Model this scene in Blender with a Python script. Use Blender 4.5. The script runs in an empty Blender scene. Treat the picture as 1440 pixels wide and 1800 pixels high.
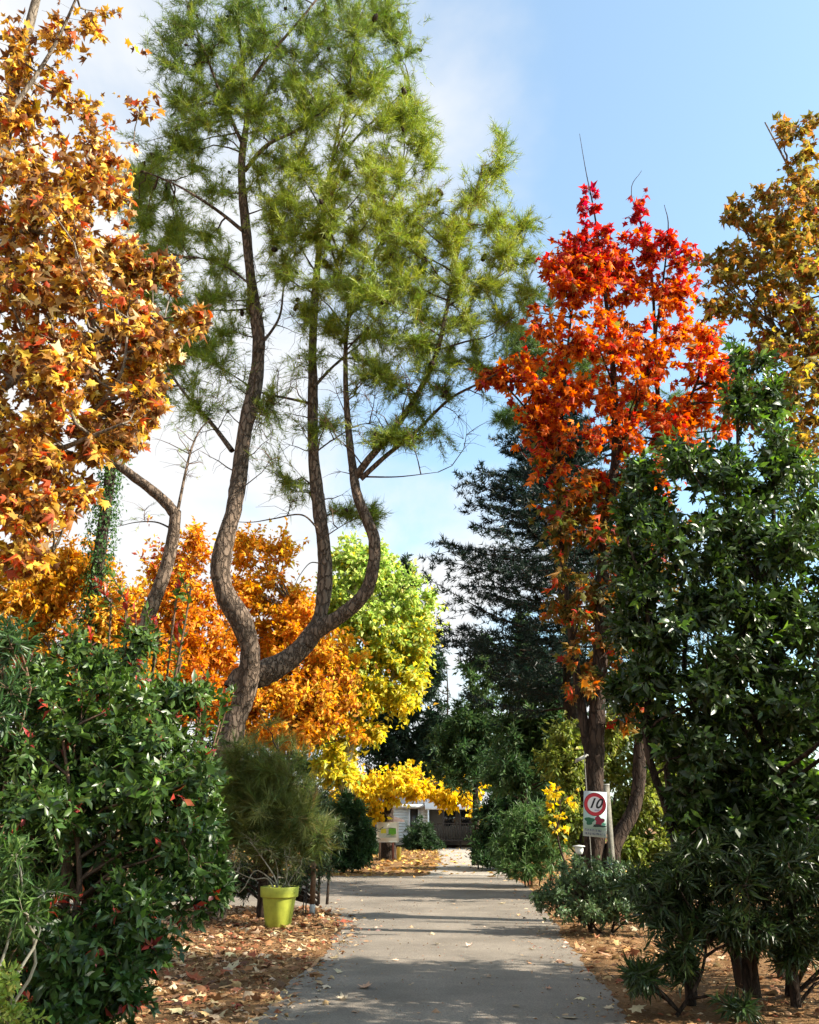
import bpy, math
import numpy as np
from mathutils import Matrix, Vector

# ------------------------------------------------------------------ camera, sky, sun, exposure
SC = bpy.context.scene
COL = SC.collection
EYE = np.array([0.0, 0.0, 1.6])
TH = math.radians(20.02)
F = 1496.0                      # focal length in pixels of the 1440 px wide photograph
cam_d = bpy.data.cameras.new('camera')
cam_d.sensor_fit = 'HORIZONTAL'
cam_d.sensor_width = 36.0
cam_d.lens = 36.0 * F / 1440.0
cam_d.clip_start = 0.05
cam_d.clip_end = 3000
cam = bpy.data.objects.new('camera', cam_d)
COL.objects.link(cam)
cam.location = EYE
cam.rotation_euler = (math.radians(90) + TH, 0, 0)
SC.camera = cam

SUN_EL = math.radians(35)
SUN_AZ = math.radians(-12)        # measured from +X towards +Y
TO_SUN = np.array([math.cos(SUN_EL) * math.cos(SUN_AZ), math.cos(SUN_EL) * math.sin(SUN_AZ), math.sin(SUN_EL)])
sun_d = bpy.data.lights.new('sun', 'SUN')
sun_d.energy = 5.0
sun_d.angle = math.radians(0.55)
sun_d.color = (1.0, 0.90, 0.76)
sun = bpy.data.objects.new('sun', sun_d)
COL.objects.link(sun)
sun.rotation_euler = Vector(TO_SUN).to_track_quat('Z', 'Y').to_euler()
sun.location = (30, -8, 30)

world = bpy.data.worlds.new('World')
SC.world = world
world.use_nodes = True
wt = world.node_tree
for n in list(wt.nodes):
    wt.nodes.remove(n)
W = wt.nodes.new
L = wt.links.new
w_out = W('ShaderNodeOutputWorld')
w_bg = W('ShaderNodeBackground')
w_bg.inputs[1].default_value = 0.060
sky = W('ShaderNodeTexSky')
sky.sky_type = 'NISHITA'
sky.sun_disc = False
sky.sun_elevation = SUN_EL
sky.sun_rotation = math.radians(90) - SUN_AZ
sky.air_density = 1.0
sky.dust_density = 1.2
sky.ozone_density = 0.7
tc = W('ShaderNodeTexCoord')
sep = W('ShaderNodeSeparateXYZ')
L(tc.outputs['Generated'], sep.inputs[0])
zc = W('ShaderNodeMath'); zc.operation = 'MAXIMUM'; zc.inputs[1].default_value = 0.02
L(sep.outputs[2], zc.inputs[0])
za = W('ShaderNodeMath'); za.operation = 'ADD'; za.inputs[1].default_value = 0.22
L(zc.outputs[0], za.inputs[0])
dx = W('ShaderNodeMath'); dx.operation = 'DIVIDE'; L(sep.outputs[0], dx.inputs[0]); L(za.outputs[0], dx.inputs[1])
dy = W('ShaderNodeMath'); dy.operation = 'DIVIDE'; L(sep.outputs[1], dy.inputs[0]); L(za.outputs[0], dy.inputs[1])
cmb = W('ShaderNodeCombineXYZ'); L(dx.outputs[0], cmb.inputs[0]); L(dy.outputs[0], cmb.inputs[1])
mapn = W('ShaderNodeMapping'); mapn.inputs['Location'].default_value = (3.1, 1.7, 0.0)
L(cmb.outputs[0], mapn.inputs[0])
nz = W('ShaderNodeTexNoise'); nz.inputs['Scale'].default_value = 1.5
nz.inputs['Detail'].default_value = 7; nz.inputs['Roughness'].default_value = 0.55
nz.inputs['Distortion'].default_value = 0.25
L(mapn.outputs[0], nz.inputs['Vector'])
# the cloud bank lies to the left and thickens towards the horizon
bank = W('ShaderNodeMath'); bank.operation = 'MULTIPLY_ADD'
bank.inputs[1].default_value = -0.70; L(sep.outputs[0], bank.inputs[0])
low = W('ShaderNodeMath'); low.operation = 'MULTIPLY_ADD'
low.inputs[1].default_value = -0.30; low.inputs[2].default_value = 0.17
L(zc.outputs[0], low.inputs[0]); L(low.outputs[0], bank.inputs[2])
addn = W('ShaderNodeMath'); addn.operation = 'ADD'
L(nz.outputs[0], addn.inputs[0]); L(bank.outputs[0], addn.inputs[1])
rampc = W('ShaderNodeMapRange'); rampc.interpolation_type = 'SMOOTHSTEP'
rampc.inputs[1].default_value = 0.40; rampc.inputs[2].default_value = 0.66
rampc.inputs[3].default_value = 0.17      # thin high veil everywhere
L(addn.outputs[0], rampc.inputs[0])
mixc = W('ShaderNodeMixRGB')
mixc.inputs[2].default_value = (6.2, 6.3, 6.4, 1)
L(rampc.outputs[0], mixc.inputs[0])
tint = W('ShaderNodeMixRGB'); tint.blend_type = 'MULTIPLY'; tint.inputs[0].default_value = 1.0
tint.inputs[2].default_value = (1.85, 2.35, 2.3, 1)   # hazy maritime blue
L(sky.outputs[0], tint.inputs[1])
L(tint.outputs[0], mixc.inputs[1])
L(mixc.outputs[0], w_bg.inputs[0])
L(w_bg.outputs[0], w_out.inputs[0])

SC.view_settings.view_transform = 'Standard'
SC.view_settings.look = 'None'
SC.view_settings.exposure = 1.45
SC.view_settings.gamma = 1.0
SC.view_settings.use_curve_mapping = False
SC.render.engine = 'CYCLES'
cy = SC.cycles
cy.max_bounces = 5
cy.diffuse_bounces = 2
cy.glossy_bounces = 2
cy.transmission_bounces = 3
cy.transparent_max_bounces = 4
cy.caustics_reflective = False
cy.caustics_refractive = False
cy.sample_clamp_indirect = 6.0
cy.use_denoising = True
cy.use_adaptive_sampling = True
cy.adaptive_threshold = 0.015

# ------------------------------------------------------------------ helpers
CT, ST = math.cos(TH), math.sin(TH)


def P(px, py, Y):
    """world point seen at photograph pixel (px, py) and standing Y metres away"""
    px = np.asarray(px, float); py = np.asarray(py, float); Y = np.asarray(Y, float)
    u = (px - 720) / F; v = (900 - py) / F
    t = Y / (CT - v * ST)
    return np.stack(np.broadcast_arrays(u * t, Y + 0 * t, EYE[2] + (ST + v * CT) * t), -1)


def G(px, py, z=0.0):
    u = (px - 720) / F; v = (900 - py) / F
    t = (z - EYE[2]) / (ST + v * CT)
    return np.array([u * t, (CT - v * ST) * t, z])


def project(pts):
    d = pts - EYE
    depth = d[:, 1] * CT + d[:, 2] * ST
    up = -d[:, 1] * ST + d[:, 2] * CT
    depth = np.maximum(depth, 1e-3)
    return 720 + F * d[:, 0] / depth, 900 - F * up / depth, depth


def unit(a):
    return a / np.maximum(np.linalg.norm(a, axis=-1, keepdims=True), 1e-9)


class Buf:
    def __init__(self):
        self.v, self.f, self.c, self.n = [], {3: [], 4: []}, [], 0

    def add(self, v, faces, col=None):
        v = np.asarray(v, float).reshape(-1, 3)
        faces = np.asarray(faces, int)
        self.v.append(v)
        self.f[faces.shape[1]].append(faces + self.n)
        self.n += len(v)
        if col is None:
            col = np.ones((len(v), 3)) * 0.5
        self.c.append(np.broadcast_to(np.asarray(col, float), (len(v), 3)))

    def mesh(self, name, off=(0, 0, 0), smooth=False):
        V = np.concatenate(self.v) - np.asarray(off)
        C = np.concatenate(self.c)
        me = bpy.data.meshes.new(name)
        me.vertices.add(len(V)); me.vertices.foreach_set('co', V.astype(np.float32).ravel())
        idx, st, p = [], [], 0
        for k in (3, 4):
            if self.f[k]:
                a = np.concatenate(self.f[k])
                idx.append(a.ravel()); st.append(p + np.arange(len(a)) * k); p += a.size
        idx = np.concatenate(idx); st = np.concatenate(st)
        me.loops.add(len(idx)); me.loops.foreach_set('vertex_index', idx.astype(np.int32))
        me.polygons.add(len(st)); me.polygons.foreach_set('loop_start', st.astype(np.int32))
        if smooth:
            me.polygons.foreach_set('use_smooth', np.ones(len(st), bool))
        at = me.attributes.new('Col', 'FLOAT_COLOR', 'POINT')
        at.data.foreach_set('color', np.concatenate([C, np.ones((len(C), 1))], 1).astype(np.float32).ravel())
        me.update(calc_edges=True)
        return me


def tubes(buf, pts, rad, k=5, col=None, lump=0.0, rng=None):
    """pts (N,m,3), rad (N,m): N tapered tubes"""
    pts = np.asarray(pts, float); rad = np.asarray(rad, float)
    if pts.ndim == 2:
        pts = pts[None]; rad = rad[None]
    N, m, _ = pts.shape
    T = unit(np.gradient(pts, axis=1))
    mean = np.abs(pts[:, -1] - pts[:, 0])
    ref = np.zeros((N, 3)); ref[np.arange(N), np.argmin(mean, 1)] = 1
    U = unit(np.cross(T, ref[:, None, :])); Wv = np.cross(T, U)
    a = np.linspace(0, 2 * math.pi, k, endpoint=False)
    rr = rad[:, :, None] * np.ones(k)
    if lump and rng is not None:
        rr = rr * (1 + lump * rng.uniform(-1, 1, rr.shape))
    ring = pts[:, :, None, :] + rr[..., None] * (np.cos(a)[None, None, :, None] * U[:, :, None, :] + np.sin(a)[None, None, :, None] * Wv[:, :, None, :])
    i = np.arange(m - 1)[:, None] * k; j = np.arange(k)[None, :]; jn = (j + 1) % k
    q = np.stack([i + j, i + jn, i + k + jn, i + k + j], -1).reshape(-1, 4)
    q = (q[None] + (np.arange(N) * m * k)[:, None, None]).reshape(-1, 4)
    buf.add(ring.reshape(-1, 3), q, col)


def catmull(pts, n):
    p = np.asarray(pts, float)
    p = np.vstack([2 * p[0] - p[1], p, 2 * p[-1] - p[-2]])
    s = np.linspace(0, len(p) - 3 - 1e-6, n); i = s.astype(int); f = (s - i)[:, None]
    a, b, c, d = p[i], p[i + 1], p[i + 2], p[i + 3]
    return 0.5 * (2 * b + (c - a) * f + (2 * a - 5 * b + 4 * c - d) * f ** 2 + (3 * b - a - 3 * c + d) * f ** 3)


def stem_px(path, Y, r0, r1, n=40, ys=None):
    """a stem traced as pixels at depth Y (or per-point depths), returns points and radii"""
    path = np.array(path, float)
    yy = np.full(len(path), Y) if ys is None else np.array(ys, float)
    w = P(path[:, 0], path[:, 1], yy)
    pts = catmull(w, n)
    s = np.linspace(0, 1, n)
    rad = r0 + (r1 - r0) * s ** 0.9 if np.isscalar(r0) else np.interp(s, np.linspace(0, 1, len(r0)), r0)
    return pts, rad


def box(buf, x0, x1, y0, y1, z0, z1, col=None):
    v = [(x, y, z) for x in (x0, x1) for y in (y0, y1) for z in (z0, z1)]
    buf.add(v, [(0, 1, 3, 2), (4, 6, 7, 5), (0, 4, 5, 1), (2, 3, 7, 6), (0, 2, 6, 4), (1, 5, 7, 3)], col)


def lathe(buf, prof, c, k=32, col=None):
    prof = np.array(prof, float); m = len(prof)
    a = np.linspace(0, 2 * math.pi, k, endpoint=False)
    v = np.stack([c[0] + prof[:, 0:1] * np.cos(a), c[1] + prof[:, 0:1] * np.sin(a), c[2] + prof[:, 1:2] + 0 * a], -1)
    i = np.arange(m - 1)[:, None] * k; j = np.arange(k)[None, :]; jn = (j + 1) % k
    buf.add(v.reshape(-1, 3), np.stack([i + j, i + jn, i + k + jn, i + k + j], -1).reshape(-1, 4), col)


# ------------------------------------------------------------------ materials
MATS = {}


def nodes_of(name):
    m = bpy.data.materials.new(name)
    m.use_nodes = True
    nt = m.node_tree
    for n in list(nt.nodes):
        nt.nodes.remove(n)
    return m, nt, nt.nodes.new, nt.links.new


def leaf_mat(name, rough=0.5, trans=0.35, spec=0.35, boost=1.25, sat=1.1):
    if name in MATS:
        return MATS[name]
    m, nt, N, K = nodes_of(name)
    out = N('ShaderNodeOutputMaterial'); mix = N('ShaderNodeMixShader'); mix.inputs[0].default_value = trans
    pr = N('ShaderNodeBsdfPrincipled'); tr = N('ShaderNodeBsdfTranslucent')
    at = N('ShaderNodeAttribute'); at.attribute_name = 'Col'
    hs = N('ShaderNodeHueSaturation'); hs.inputs['Saturation'].default_value = sat; hs.inputs['Value'].default_value = boost
    nz = N('ShaderNodeTexNoise'); nz.inputs['Scale'].default_value = 35; nz.inputs['Detail'].default_value = 3
    geo = N('ShaderNodeTexCoord'); K(geo.outputs['Object'], nz.inputs['Vector'])
    mr = N('ShaderNodeMapRange'); mr.inputs[3].default_value = 0.72; mr.inputs[4].default_value = 1.22
    K(nz.outputs[0], mr.inputs[0])
    mu = N('ShaderNodeMixRGB'); mu.blend_type = 'MULTIPLY'; mu.inputs[0].default_value = 1
    K(at.outputs['Color'], mu.inputs[1]); K(mr.outputs[0], mu.inputs[2])
    K(mu.outputs[0], pr.inputs['Base Color']); K(mu.outputs[0], hs.inputs['Color']); K(hs.outputs[0], tr.inputs['Color'])
    pr.inputs['Roughness'].default_value = rough; pr.inputs['Specular IOR Level'].default_value = spec
    K(pr.outputs[0], mix.inputs[1]); K(tr.outputs[0], mix.inputs[2]); K(mix.outputs[0], out.inputs[0])
    MATS[name] = m
    return m


def bark_mat(name, c0, c1, scale=9.0, depth=0.6, stretch=0.28):
    if name in MATS:
        return MATS[name]
    m, nt, N, K = nodes_of(name)
    out = N('ShaderNodeOutputMaterial'); pr = N('ShaderNodeBsdfPrincipled')
    tc = N('ShaderNodeTexCoord'); mp = N('ShaderNodeMapping'); mp.inputs['Scale'].default_value = (1, 1, stretch)
    K(tc.outputs['Object'], mp.inputs[0])
    vo = N('ShaderNodeTexVoronoi'); vo.feature = 'DISTANCE_TO_EDGE'; vo.inputs['Scale'].default_value = scale
    nz = N('ShaderNodeTexNoise'); nz.inputs['Scale'].default_value = scale * 1.4; nz.inputs['Detail'].default_value = 6
    K(mp.outputs[0], nz.inputs['Vector'])
    wp = N('ShaderNodeMixRGB'); wp.inputs[0].default_value = 0.12
    K(mp.outputs[0], wp.inputs[1]); K(nz.outputs['Color'], wp.inputs[2]); K(wp.outputs[0], vo.inputs['Vector'])
    mr = N('ShaderNodeMapRange'); mr.inputs[2].default_value = 0.18; K(vo.outputs[0], mr.inputs[0])
    ad = N('ShaderNodeMath'); ad.operation = 'MULTIPLY_ADD'; ad.inputs[1].default_value = 0.6; K(mr.outputs[0], ad.inputs[0])
    ml = N('ShaderNodeMath'); ml.operation = 'MULTIPLY'; ml.inputs[1].default_value = 0.55; K(nz.outputs[0], ml.inputs[0]); K(ml.outputs[0], ad.inputs[2])
    cr = N('ShaderNodeMixRGB'); cr.inputs[1].default_value = (*c0, 1); cr.inputs[2].default_value = (*c1, 1)
    K(ad.outputs[0], cr.inputs[0]); K(cr.outputs[0], pr.inputs['Base Color'])
    bp = N('ShaderNodeBump'); bp.inputs['Strength'].default_value = depth; bp.inputs['Distance'].default_value = 0.06
    K(ad.outputs[0], bp.inputs['Height']); K(bp.outputs[0], pr.inputs['Normal'])
    pr.inputs['Roughness'].default_value = 0.9; pr.inputs['Specular IOR Level'].default_value = 0.15
    K(pr.outputs[0], out.inputs[0])
    MATS[name] = m
    return m


def paint(name, c, rough=0.5, var=0.12, scale=8.0, bump=0.0, metal=0.0, spec=0.4):
    if name in MATS:
        return MATS[name]
    m, nt, N, K = nodes_of(name)
    out = N('ShaderNodeOutputMaterial'); pr = N('ShaderNodeBsdfPrincipled')
    tc = N('ShaderNodeTexCoord')
    nz = N('ShaderNodeTexNoise'); nz.inputs['Scale'].default_value = scale; nz.inputs['Detail'].default_value = 6; nz.inputs['Roughness'].default_value = 0.65
    K(tc.outputs['Object'], nz.inputs['Vector'])
    mr = N('ShaderNodeMapRange'); mr.inputs[1].default_value = 0.3; mr.inputs[2].default_value = 0.7
    mr.inputs[3].default_value = 1 - var; mr.inputs[4].default_value = 1 + var * 0.5; K(nz.outputs[0], mr.inputs[0])
    mu = N('ShaderNodeMixRGB'); mu.blend_type = 'MULTIPLY'; mu.inputs[0].default_value = 1
    mu.inputs[1].default_value = (*c, 1); K(mr.outputs[0], mu.inputs[2]); K(mu.outputs[0], pr.inputs['Base Color'])
    pr.inputs['Roughness'].default_value = rough; pr.inputs['Metallic'].default_value = metal; pr.inputs['Specular IOR Level'].default_value = spec
    if bump:
        bp = N('ShaderNodeBump'); bp.inputs['Strength'].default_value = bump; bp.inputs['Distance'].default_value = 0.02
        K(nz.outputs[0], bp.inputs['Height']); K(bp.outputs[0], pr.inputs['Normal'])
    K(pr.outputs[0], out.inputs[0])
    MATS[name] = m
    return m


def ground_mat():
    m, nt, N, K = nodes_of('litter_soil')
    out = N('ShaderNodeOutputMaterial'); pr = N('ShaderNodeBsdfPrincipled'); tc = N('ShaderNodeTexCoord')
    n1 = N('ShaderNodeTexNoise'); n1.inputs['Scale'].default_value = 0.9; n1.inputs['Detail'].default_value = 5
    n2 = N('ShaderNodeTexNoise'); n2.inputs['Scale'].default_value = 28; n2.inputs['Detail'].default_value = 8; n2.inputs['Roughness'].default_value = 0.75
    for n in (n1, n2):
        K(tc.outputs['Object'], n.inputs['Vector'])
    c1 = N('ShaderNodeValToRGB'); e = c1.color_ramp.elements
    e[0].position = 0.32; e[0].color = (0.10, 0.06, 0.032, 1); e[1].position = 0.72; e[1].color = (0.40, 0.28, 0.16, 1)
    k = c1.color_ramp.elements.new(0.52); k.color = (0.24, 0.15, 0.075, 1)
    K(n2.outputs[0], c1.inputs[0])
    mx = N('ShaderNodeMixRGB'); mx.blend_type = 'MULTIPLY'; mx.inputs[0].default_value = 0.8
    c2 = N('ShaderNodeValToRGB'); e = c2.color_ramp.elements
    e[0].position = 0.35; e[0].color = (0.6, 0.5, 0.42, 1); e[1].position = 0.65; e[1].color = (1.25, 1.1, 0.95, 1)
    K(n1.outputs[0], c2.inputs[0]); K(c1.outputs[0], mx.inputs[1]); K(c2.outputs[0], mx.inputs[2])
    K(mx.outputs[0], pr.inputs['Base Color'])
    bp = N('ShaderNodeBump'); bp.inputs['Strength'].default_value = 0.9; bp.inputs['Distance'].default_value = 0.05
    K(n2.outputs[0], bp.inputs['Height']); K(bp.outputs[0], pr.inputs['Normal'])
    pr.inputs['Roughness'].default_value = 0.95; pr.inputs['Specular IOR Level'].default_value = 0.1
    K(pr.outputs[0], out.inputs[0])
    return m


def asphalt_mat(name, c, crack=True):
    m, nt, N, K = nodes_of(name)
    out = N('ShaderNodeOutputMaterial'); pr = N('ShaderNodeBsdfPrincipled'); tc = N('ShaderNodeTexCoord')
    big = N('ShaderNodeTexNoise'); big.inputs['Scale'].default_value = 0.9; big.inputs['Detail'].default_value = 9; big.inputs['Roughness'].default_value = 0.62
    fine = N('ShaderNodeTexNoise'); fine.inputs['Scale'].default_value = 55; fine.inputs['Detail'].default_value = 4; fine.inputs['Roughness'].default_value = 0.8
    vor = N('ShaderNodeTexVoronoi'); vor.inputs['Scale'].default_value = 80
    for n in (big, fine, vor):
        K(tc.outputs['Object'], n.inputs['Vector'])
    r1 = N('ShaderNodeMapRange'); r1.inputs[1].default_value = 0.3; r1.inputs[2].default_value = 0.7; r1.inputs[3].default_value = 0.68; r1.inputs[4].default_value = 1.2; K(big.outputs[0], r1.inputs[0])
    r2 = N('ShaderNodeMapRange'); r2.inputs[1].default_value = 0.3; r2.inputs[2].default_value = 0.7; r2.inputs[3].default_value = 0.6; r2.inputs[4].default_value = 1.4; K(fine.outputs[0], r2.inputs[0])
    mm = N('ShaderNodeMath'); mm.operation = 'MULTIPLY'; K(r1.outputs[0], mm.inputs[0]); K(r2.outputs[0], mm.inputs[1])
    # thin worn cracks
    ck = N('ShaderNodeTexVoronoi'); ck.feature = 'DISTANCE_TO_EDGE'; ck.inputs['Scale'].default_value = 0.55
    wn = N('ShaderNodeTexNoise'); wn.inputs['Scale'].default_value = 2.2; wn.inputs['Detail'].default_value = 5; K(tc.outputs['Object'], wn.inputs['Vector'])
    wm = N('ShaderNodeMixRGB'); wm.inputs[0].default_value = 0.25; K(tc.outputs['Object'], wm.inputs[1]); K(wn.outputs['Color'], wm.inputs[2]); K(wm.outputs[0], ck.inputs['Vector'])
    r3 = N('ShaderNodeMapRange'); r3.inputs[1].default_value = 0.002; r3.inputs[2].default_value = 0.010; r3.inputs[3].default_value = 0.62 if crack else 1.0; K(ck.outputs[0], r3.inputs[0])
    m2 = N('ShaderNodeMath'); m2.operation = 'MULTIPLY'; K(mm.outputs[0], m2.inputs[0]); K(r3.outputs[0], m2.inputs[1])
    mu = N('ShaderNodeMixRGB'); mu.blend_type = 'MULTIPLY'; mu.inputs[0].default_value = 1; mu.inputs[1].default_value = (*c, 1)
    K(m2.outputs[0], mu.inputs[2]); K(mu.outputs[0], pr.inputs['Base Color'])
    bp = N('ShaderNodeBump'); bp.inputs['Strength'].default_value = 0.5; bp.inputs['Distance'].default_value = 0.012
    ad = N('ShaderNodeMath'); K(fine.outputs[0], ad.inputs[0]); K(vor.outputs[0], ad.inputs[1])
    K(ad.outputs[0], bp.inputs['Height']); K(bp.outputs[0], pr.inputs['Normal'])
    pr.inputs['Roughness'].default_value = 0.85; pr.inputs['Specular IOR Level'].default_value = 0.25
    K(pr.outputs[0], out.inputs[0])
    return m


# ------------------------------------------------------------------ leaf templates: (verts x-side y-along z-normal, triangles)
def T_maple():
    o = [(0, 0.02), (0.30, -0.10), (0.23, 0.16), (0.56, 0.36), (0.25, 0.47), (0.30, 0.66), (0.12, 0.66), (0, 1.0)]
    pts = o + [(-x, y) for x, y in o[-2:0:-1]]
    v = [(0, 0.32, 0.06)] + [(x, y, -0.55 * (x * x) - 0.28 * (y - 0.3) ** 2) for x, y in pts]
    n = len(pts)
    return np.array(v), np.array([(0, 1 + i, 1 + (i + 1) % n) for i in range(n)])


def T_ovate(w):
    v = [(0, 0, 0)]
    for y, h in ((0.3, w), (0.68, w * 0.86)):
        z = 0.10 - 0.22 * (y - 0.35) ** 2
        v += [(-h, y, z + 0.35 * h), (0, y, z), (h, y, z + 0.35 * h)]
    v.append((0, 1, -0.06))
    return np.array(v), np.array([(0, 2, 1), (0, 3, 2), (1, 2, 5), (1, 5, 4), (2, 3, 6), (2, 6, 5), (4, 5, 7), (5, 6, 7)])


def T_fold(w):
    return np.array([(0, 0, 0), (-w, 0.46, 0.10), (0, 0.5, 0.05), (w, 0.46, 0.10), (0, 1, -0.06)]), np.array([(0, 2, 1), (0, 3, 2), (1, 2, 4), (2, 3, 4)])


def T_star():
    o = [(0, 0.0), (0.32, -0.06), (0.23, 0.18), (0.56, 0.38), (0.22, 0.52), (0, 1.0)]
    pts = o + [(-x, y) for x, y in o[-2:0:-1]]
    v = [(0, 0.32, 0.06)] + [(x, y, -0.55 * (x * x) - 0.28 * (y - 0.3) ** 2) for x, y in pts]
    n = len(pts)
    return np.array(v), np.array([(0, 1 + i, 1 + (i + 1) % n) for i in range(n)])


def T_rhomb(w):
    return np.array([(0, 0, 0), (w, 0.45, 0.09), (0, 1, -0.08), (-w, 0.45, 0.09)]), np.array([(0, 1, 2), (0, 2, 3)])


def T_needle(w):
    return np.array([(-w, 0, 0), (w, 0, 0), (0, 1, 0.0)]), np.array([(0, 1, 2)])


TEMPL = {'maple': T_maple(), 'ovate': T_ovate(0.225), 'lance': T_ovate(0.085), 'rhomb': T_rhomb(0.30), 'slim': T_rhomb(0.15), 'needle': T_needle(0.037), 'thread': T_needle(0.018)}
TEMPL['maple_bulk'] = T_star(); TEMPL['ovate_bulk'] = T_fold(0.225); TEMPL['lance_bulk'] = T_fold(0.085)


class Leaves:
    def __init__(self, tname):
        self.t = tname; self.a = []

    def add(self, pos, d, nrm, size, col, curl=None):
        n = len(pos)
        if curl is None:
            curl = np.ones(n)
        d = unit(d); nrm = unit(nrm - d * np.sum(nrm * d, -1, keepdims=True))
        rw = np.random.default_rng(n)
        self.a.append(np.concatenate([pos, d, nrm, np.broadcast_to(size, (n,))[:, None], np.broadcast_to(col, (n, 3)), np.broadcast_to(curl, (n,))[:, None],
                                      rw.uniform(.62, 1.12, (n, 1)), rw.normal(0, .16, (n, 1))], 1))

    def all(self):
        return np.concatenate(self.a)

    @staticmethod
    def fill(buf, t, A):
        if not len(A):
            return
        tv, tf = TEMPL[t]
        pos, d, nr, s, col, cu = A[:, :3], A[:, 3:6], A[:, 6:9], A[:, 9], A[:, 10:13], A[:, 13]
        side = np.cross(d, nr); d = d + side * A[:, 15:16]; side = side * A[:, 14:15]
        v = pos[:, None] + s[:, None, None] * (tv[None, :, 0:1] * side[:, None] + tv[None, :, 1:2] * d[:, None] + (tv[None, :, 2:3] * cu[:, None, None]) * nr[:, None])
        f = (tf[None] + (np.arange(len(A)) * len(tv))[:, None, None]).reshape(-1, 3)
        buf.add(v.reshape(-1, 3), f, np.repeat(col, len(tv), 0))


def pick_visible(A, n, cell=13):
    px, py, dep = project(A[:, :3])
    ok = np.where((px > -10) & (px < 1450) & (py > -10) & (py < 1810) & (dep > 0.5))[0]
    key = (px[ok] // cell).astype(int) * 1000 + (py[ok] // cell).astype(int)
    order = np.lexsort((dep[ok], key)); ks = key[order]
    first = np.concatenate([[True], ks[1:] != ks[:-1]]) if len(ks) else np.zeros(0, bool)
    front = ok[order[first]]
    score = A[front, 9] / dep[front]
    return front[np.argsort(-score)][:n]


class Thing:
    def __init__(self, name, label, cat, base, group=None):
        self.base = np.asarray(base, float)
        o = bpy.data.objects.new(name, None)
        o.empty_display_size = 0.2
        COL.objects.link(o); o.location = self.base
        o['label'] = label; o['category'] = cat
        if group:
            o['group'] = group
        self.o = o

    def part(self, name, buf, mat, parent=None, smooth=False, kind=None, label=None):
        me = buf.mesh(name, self.base, smooth)
        me.materials.append(mat)
        o = bpy.data.objects.new(name, me)
        COL.objects.link(o); o.parent = parent or self.o
        if kind:
            o['kind'] = kind
        if label:
            o['label'] = label
        return o

    def leaves(self, lv, mat, npick=0, crown='crown', seed=1, leaf='leaf'):
        A = lv.all()
        if npick:
            sel = pick_visible(A, npick)
            rg = np.random.default_rng(seed)
            order = sel[np.argsort(A[sel, 10:13].sum(1))]
            nv = 16
            protos = []
            for k in range(nv):
                ref = A[order[min(len(order) - 1, int((k + 0.5) * len(order) / nv))]]
                b = Buf()
                tv, tf = TEMPL[lv.t]
                v = tv.copy(); v[:, 2] *= ref[13]
                b.add(v, tf, ref[10:13])
                me = b.mesh(leaf); me.materials.append(mat); protos.append(me)
            for i, q in enumerate(order):
                r = A[q]
                o = bpy.data.objects.new(leaf, protos[min(nv - 1, i * nv // len(order))])
                side = np.cross(r[3:6], r[6:9]); dr = r[3:6] + side * r[15]; side = side * r[14]
                M = Matrix.Identity(4)
                for c, ax in enumerate((side, dr, r[6:9])):
                    for k in range(3):
                        M[k][c] = float(ax[k] * r[9])
                for k in range(3):
                    M[k][3] = float(r[k] - self.base[k])
                COL.objects.link(o); o.parent = self.o; o.matrix_local = M
            keep = np.ones(len(A), bool); keep[sel] = False
            A = A[keep]
        b = Buf(); Leaves.fill(b, lv.t + '_bulk' if lv.t + '_bulk' in TEMPL else lv.t, A)
        return self.part(crown, b, mat, kind='stuff')


def solo(name, label, cat, buf, mat, base=(0, 0, 0), kind=None, group=None, smooth=False):
    me = buf.mesh(name, base, smooth); me.materials.append(mat)
    o = bpy.data.objects.new(name, me); COL.objects.link(o); o.location = base
    if label:
        o['label'] = label
    if cat:
        o['category'] = cat
    if kind:
        o['kind'] = kind
    if group:
        o['group'] = group
    return o


# ------------------------------------------------------------------ growing branches
def blob_tips(blobs, rng, gap=0.0, shell=0.55, gscale=1.6, dn=1.0, jr=0.22):
    out = []
    ph = rng.uniform(0, 6.28, (4, 3)); fr = rng.normal(0, gscale, (4, 3))
    for (px, py, Y, rx, ry, rd, n) in blobs:
        n = max(2, int(n * dn))
        d = unit(rng.normal(size=(n, 3))) * (rng.uniform(0, 1, (n, 1)) ** shell)
        d *= 1 + jr * rng.normal(size=(n, 1))
        out.append(P(px + d[:, 0] * rx, py - d[:, 1] * ry, Y + d[:, 2] * rd))
    p = np.concatenate(out)
    p = p[p[:, 2] > 0.08]
    if gap:
        f = sum(np.sin(p @ fr[i] + ph[i, 0]) for i in range(4))
        p = p[f > np.quantile(f, gap)]
    return p


def bez(a, b, da, m, sag=0.0, db=None):
    Ld = np.linalg.norm(b - a, axis=-1, keepdims=True)
    c1 = a + da * Ld * 0.4
    c2 = b - unit(b - a if db is None else db) * Ld * 0.3
    c2 = c2 + np.array([0, 0, 1.0]) * sag * Ld
    t = np.linspace(0, 1, m)[None, :, None]
    a, b, c1, c2 = a[:, None], b[:, None], c1[:, None], c2[:, None]
    return a * (1 - t) ** 3 + 3 * c1 * t * (1 - t) ** 2 + 3 * c2 * t * t * (1 - t) + b * t ** 3


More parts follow.
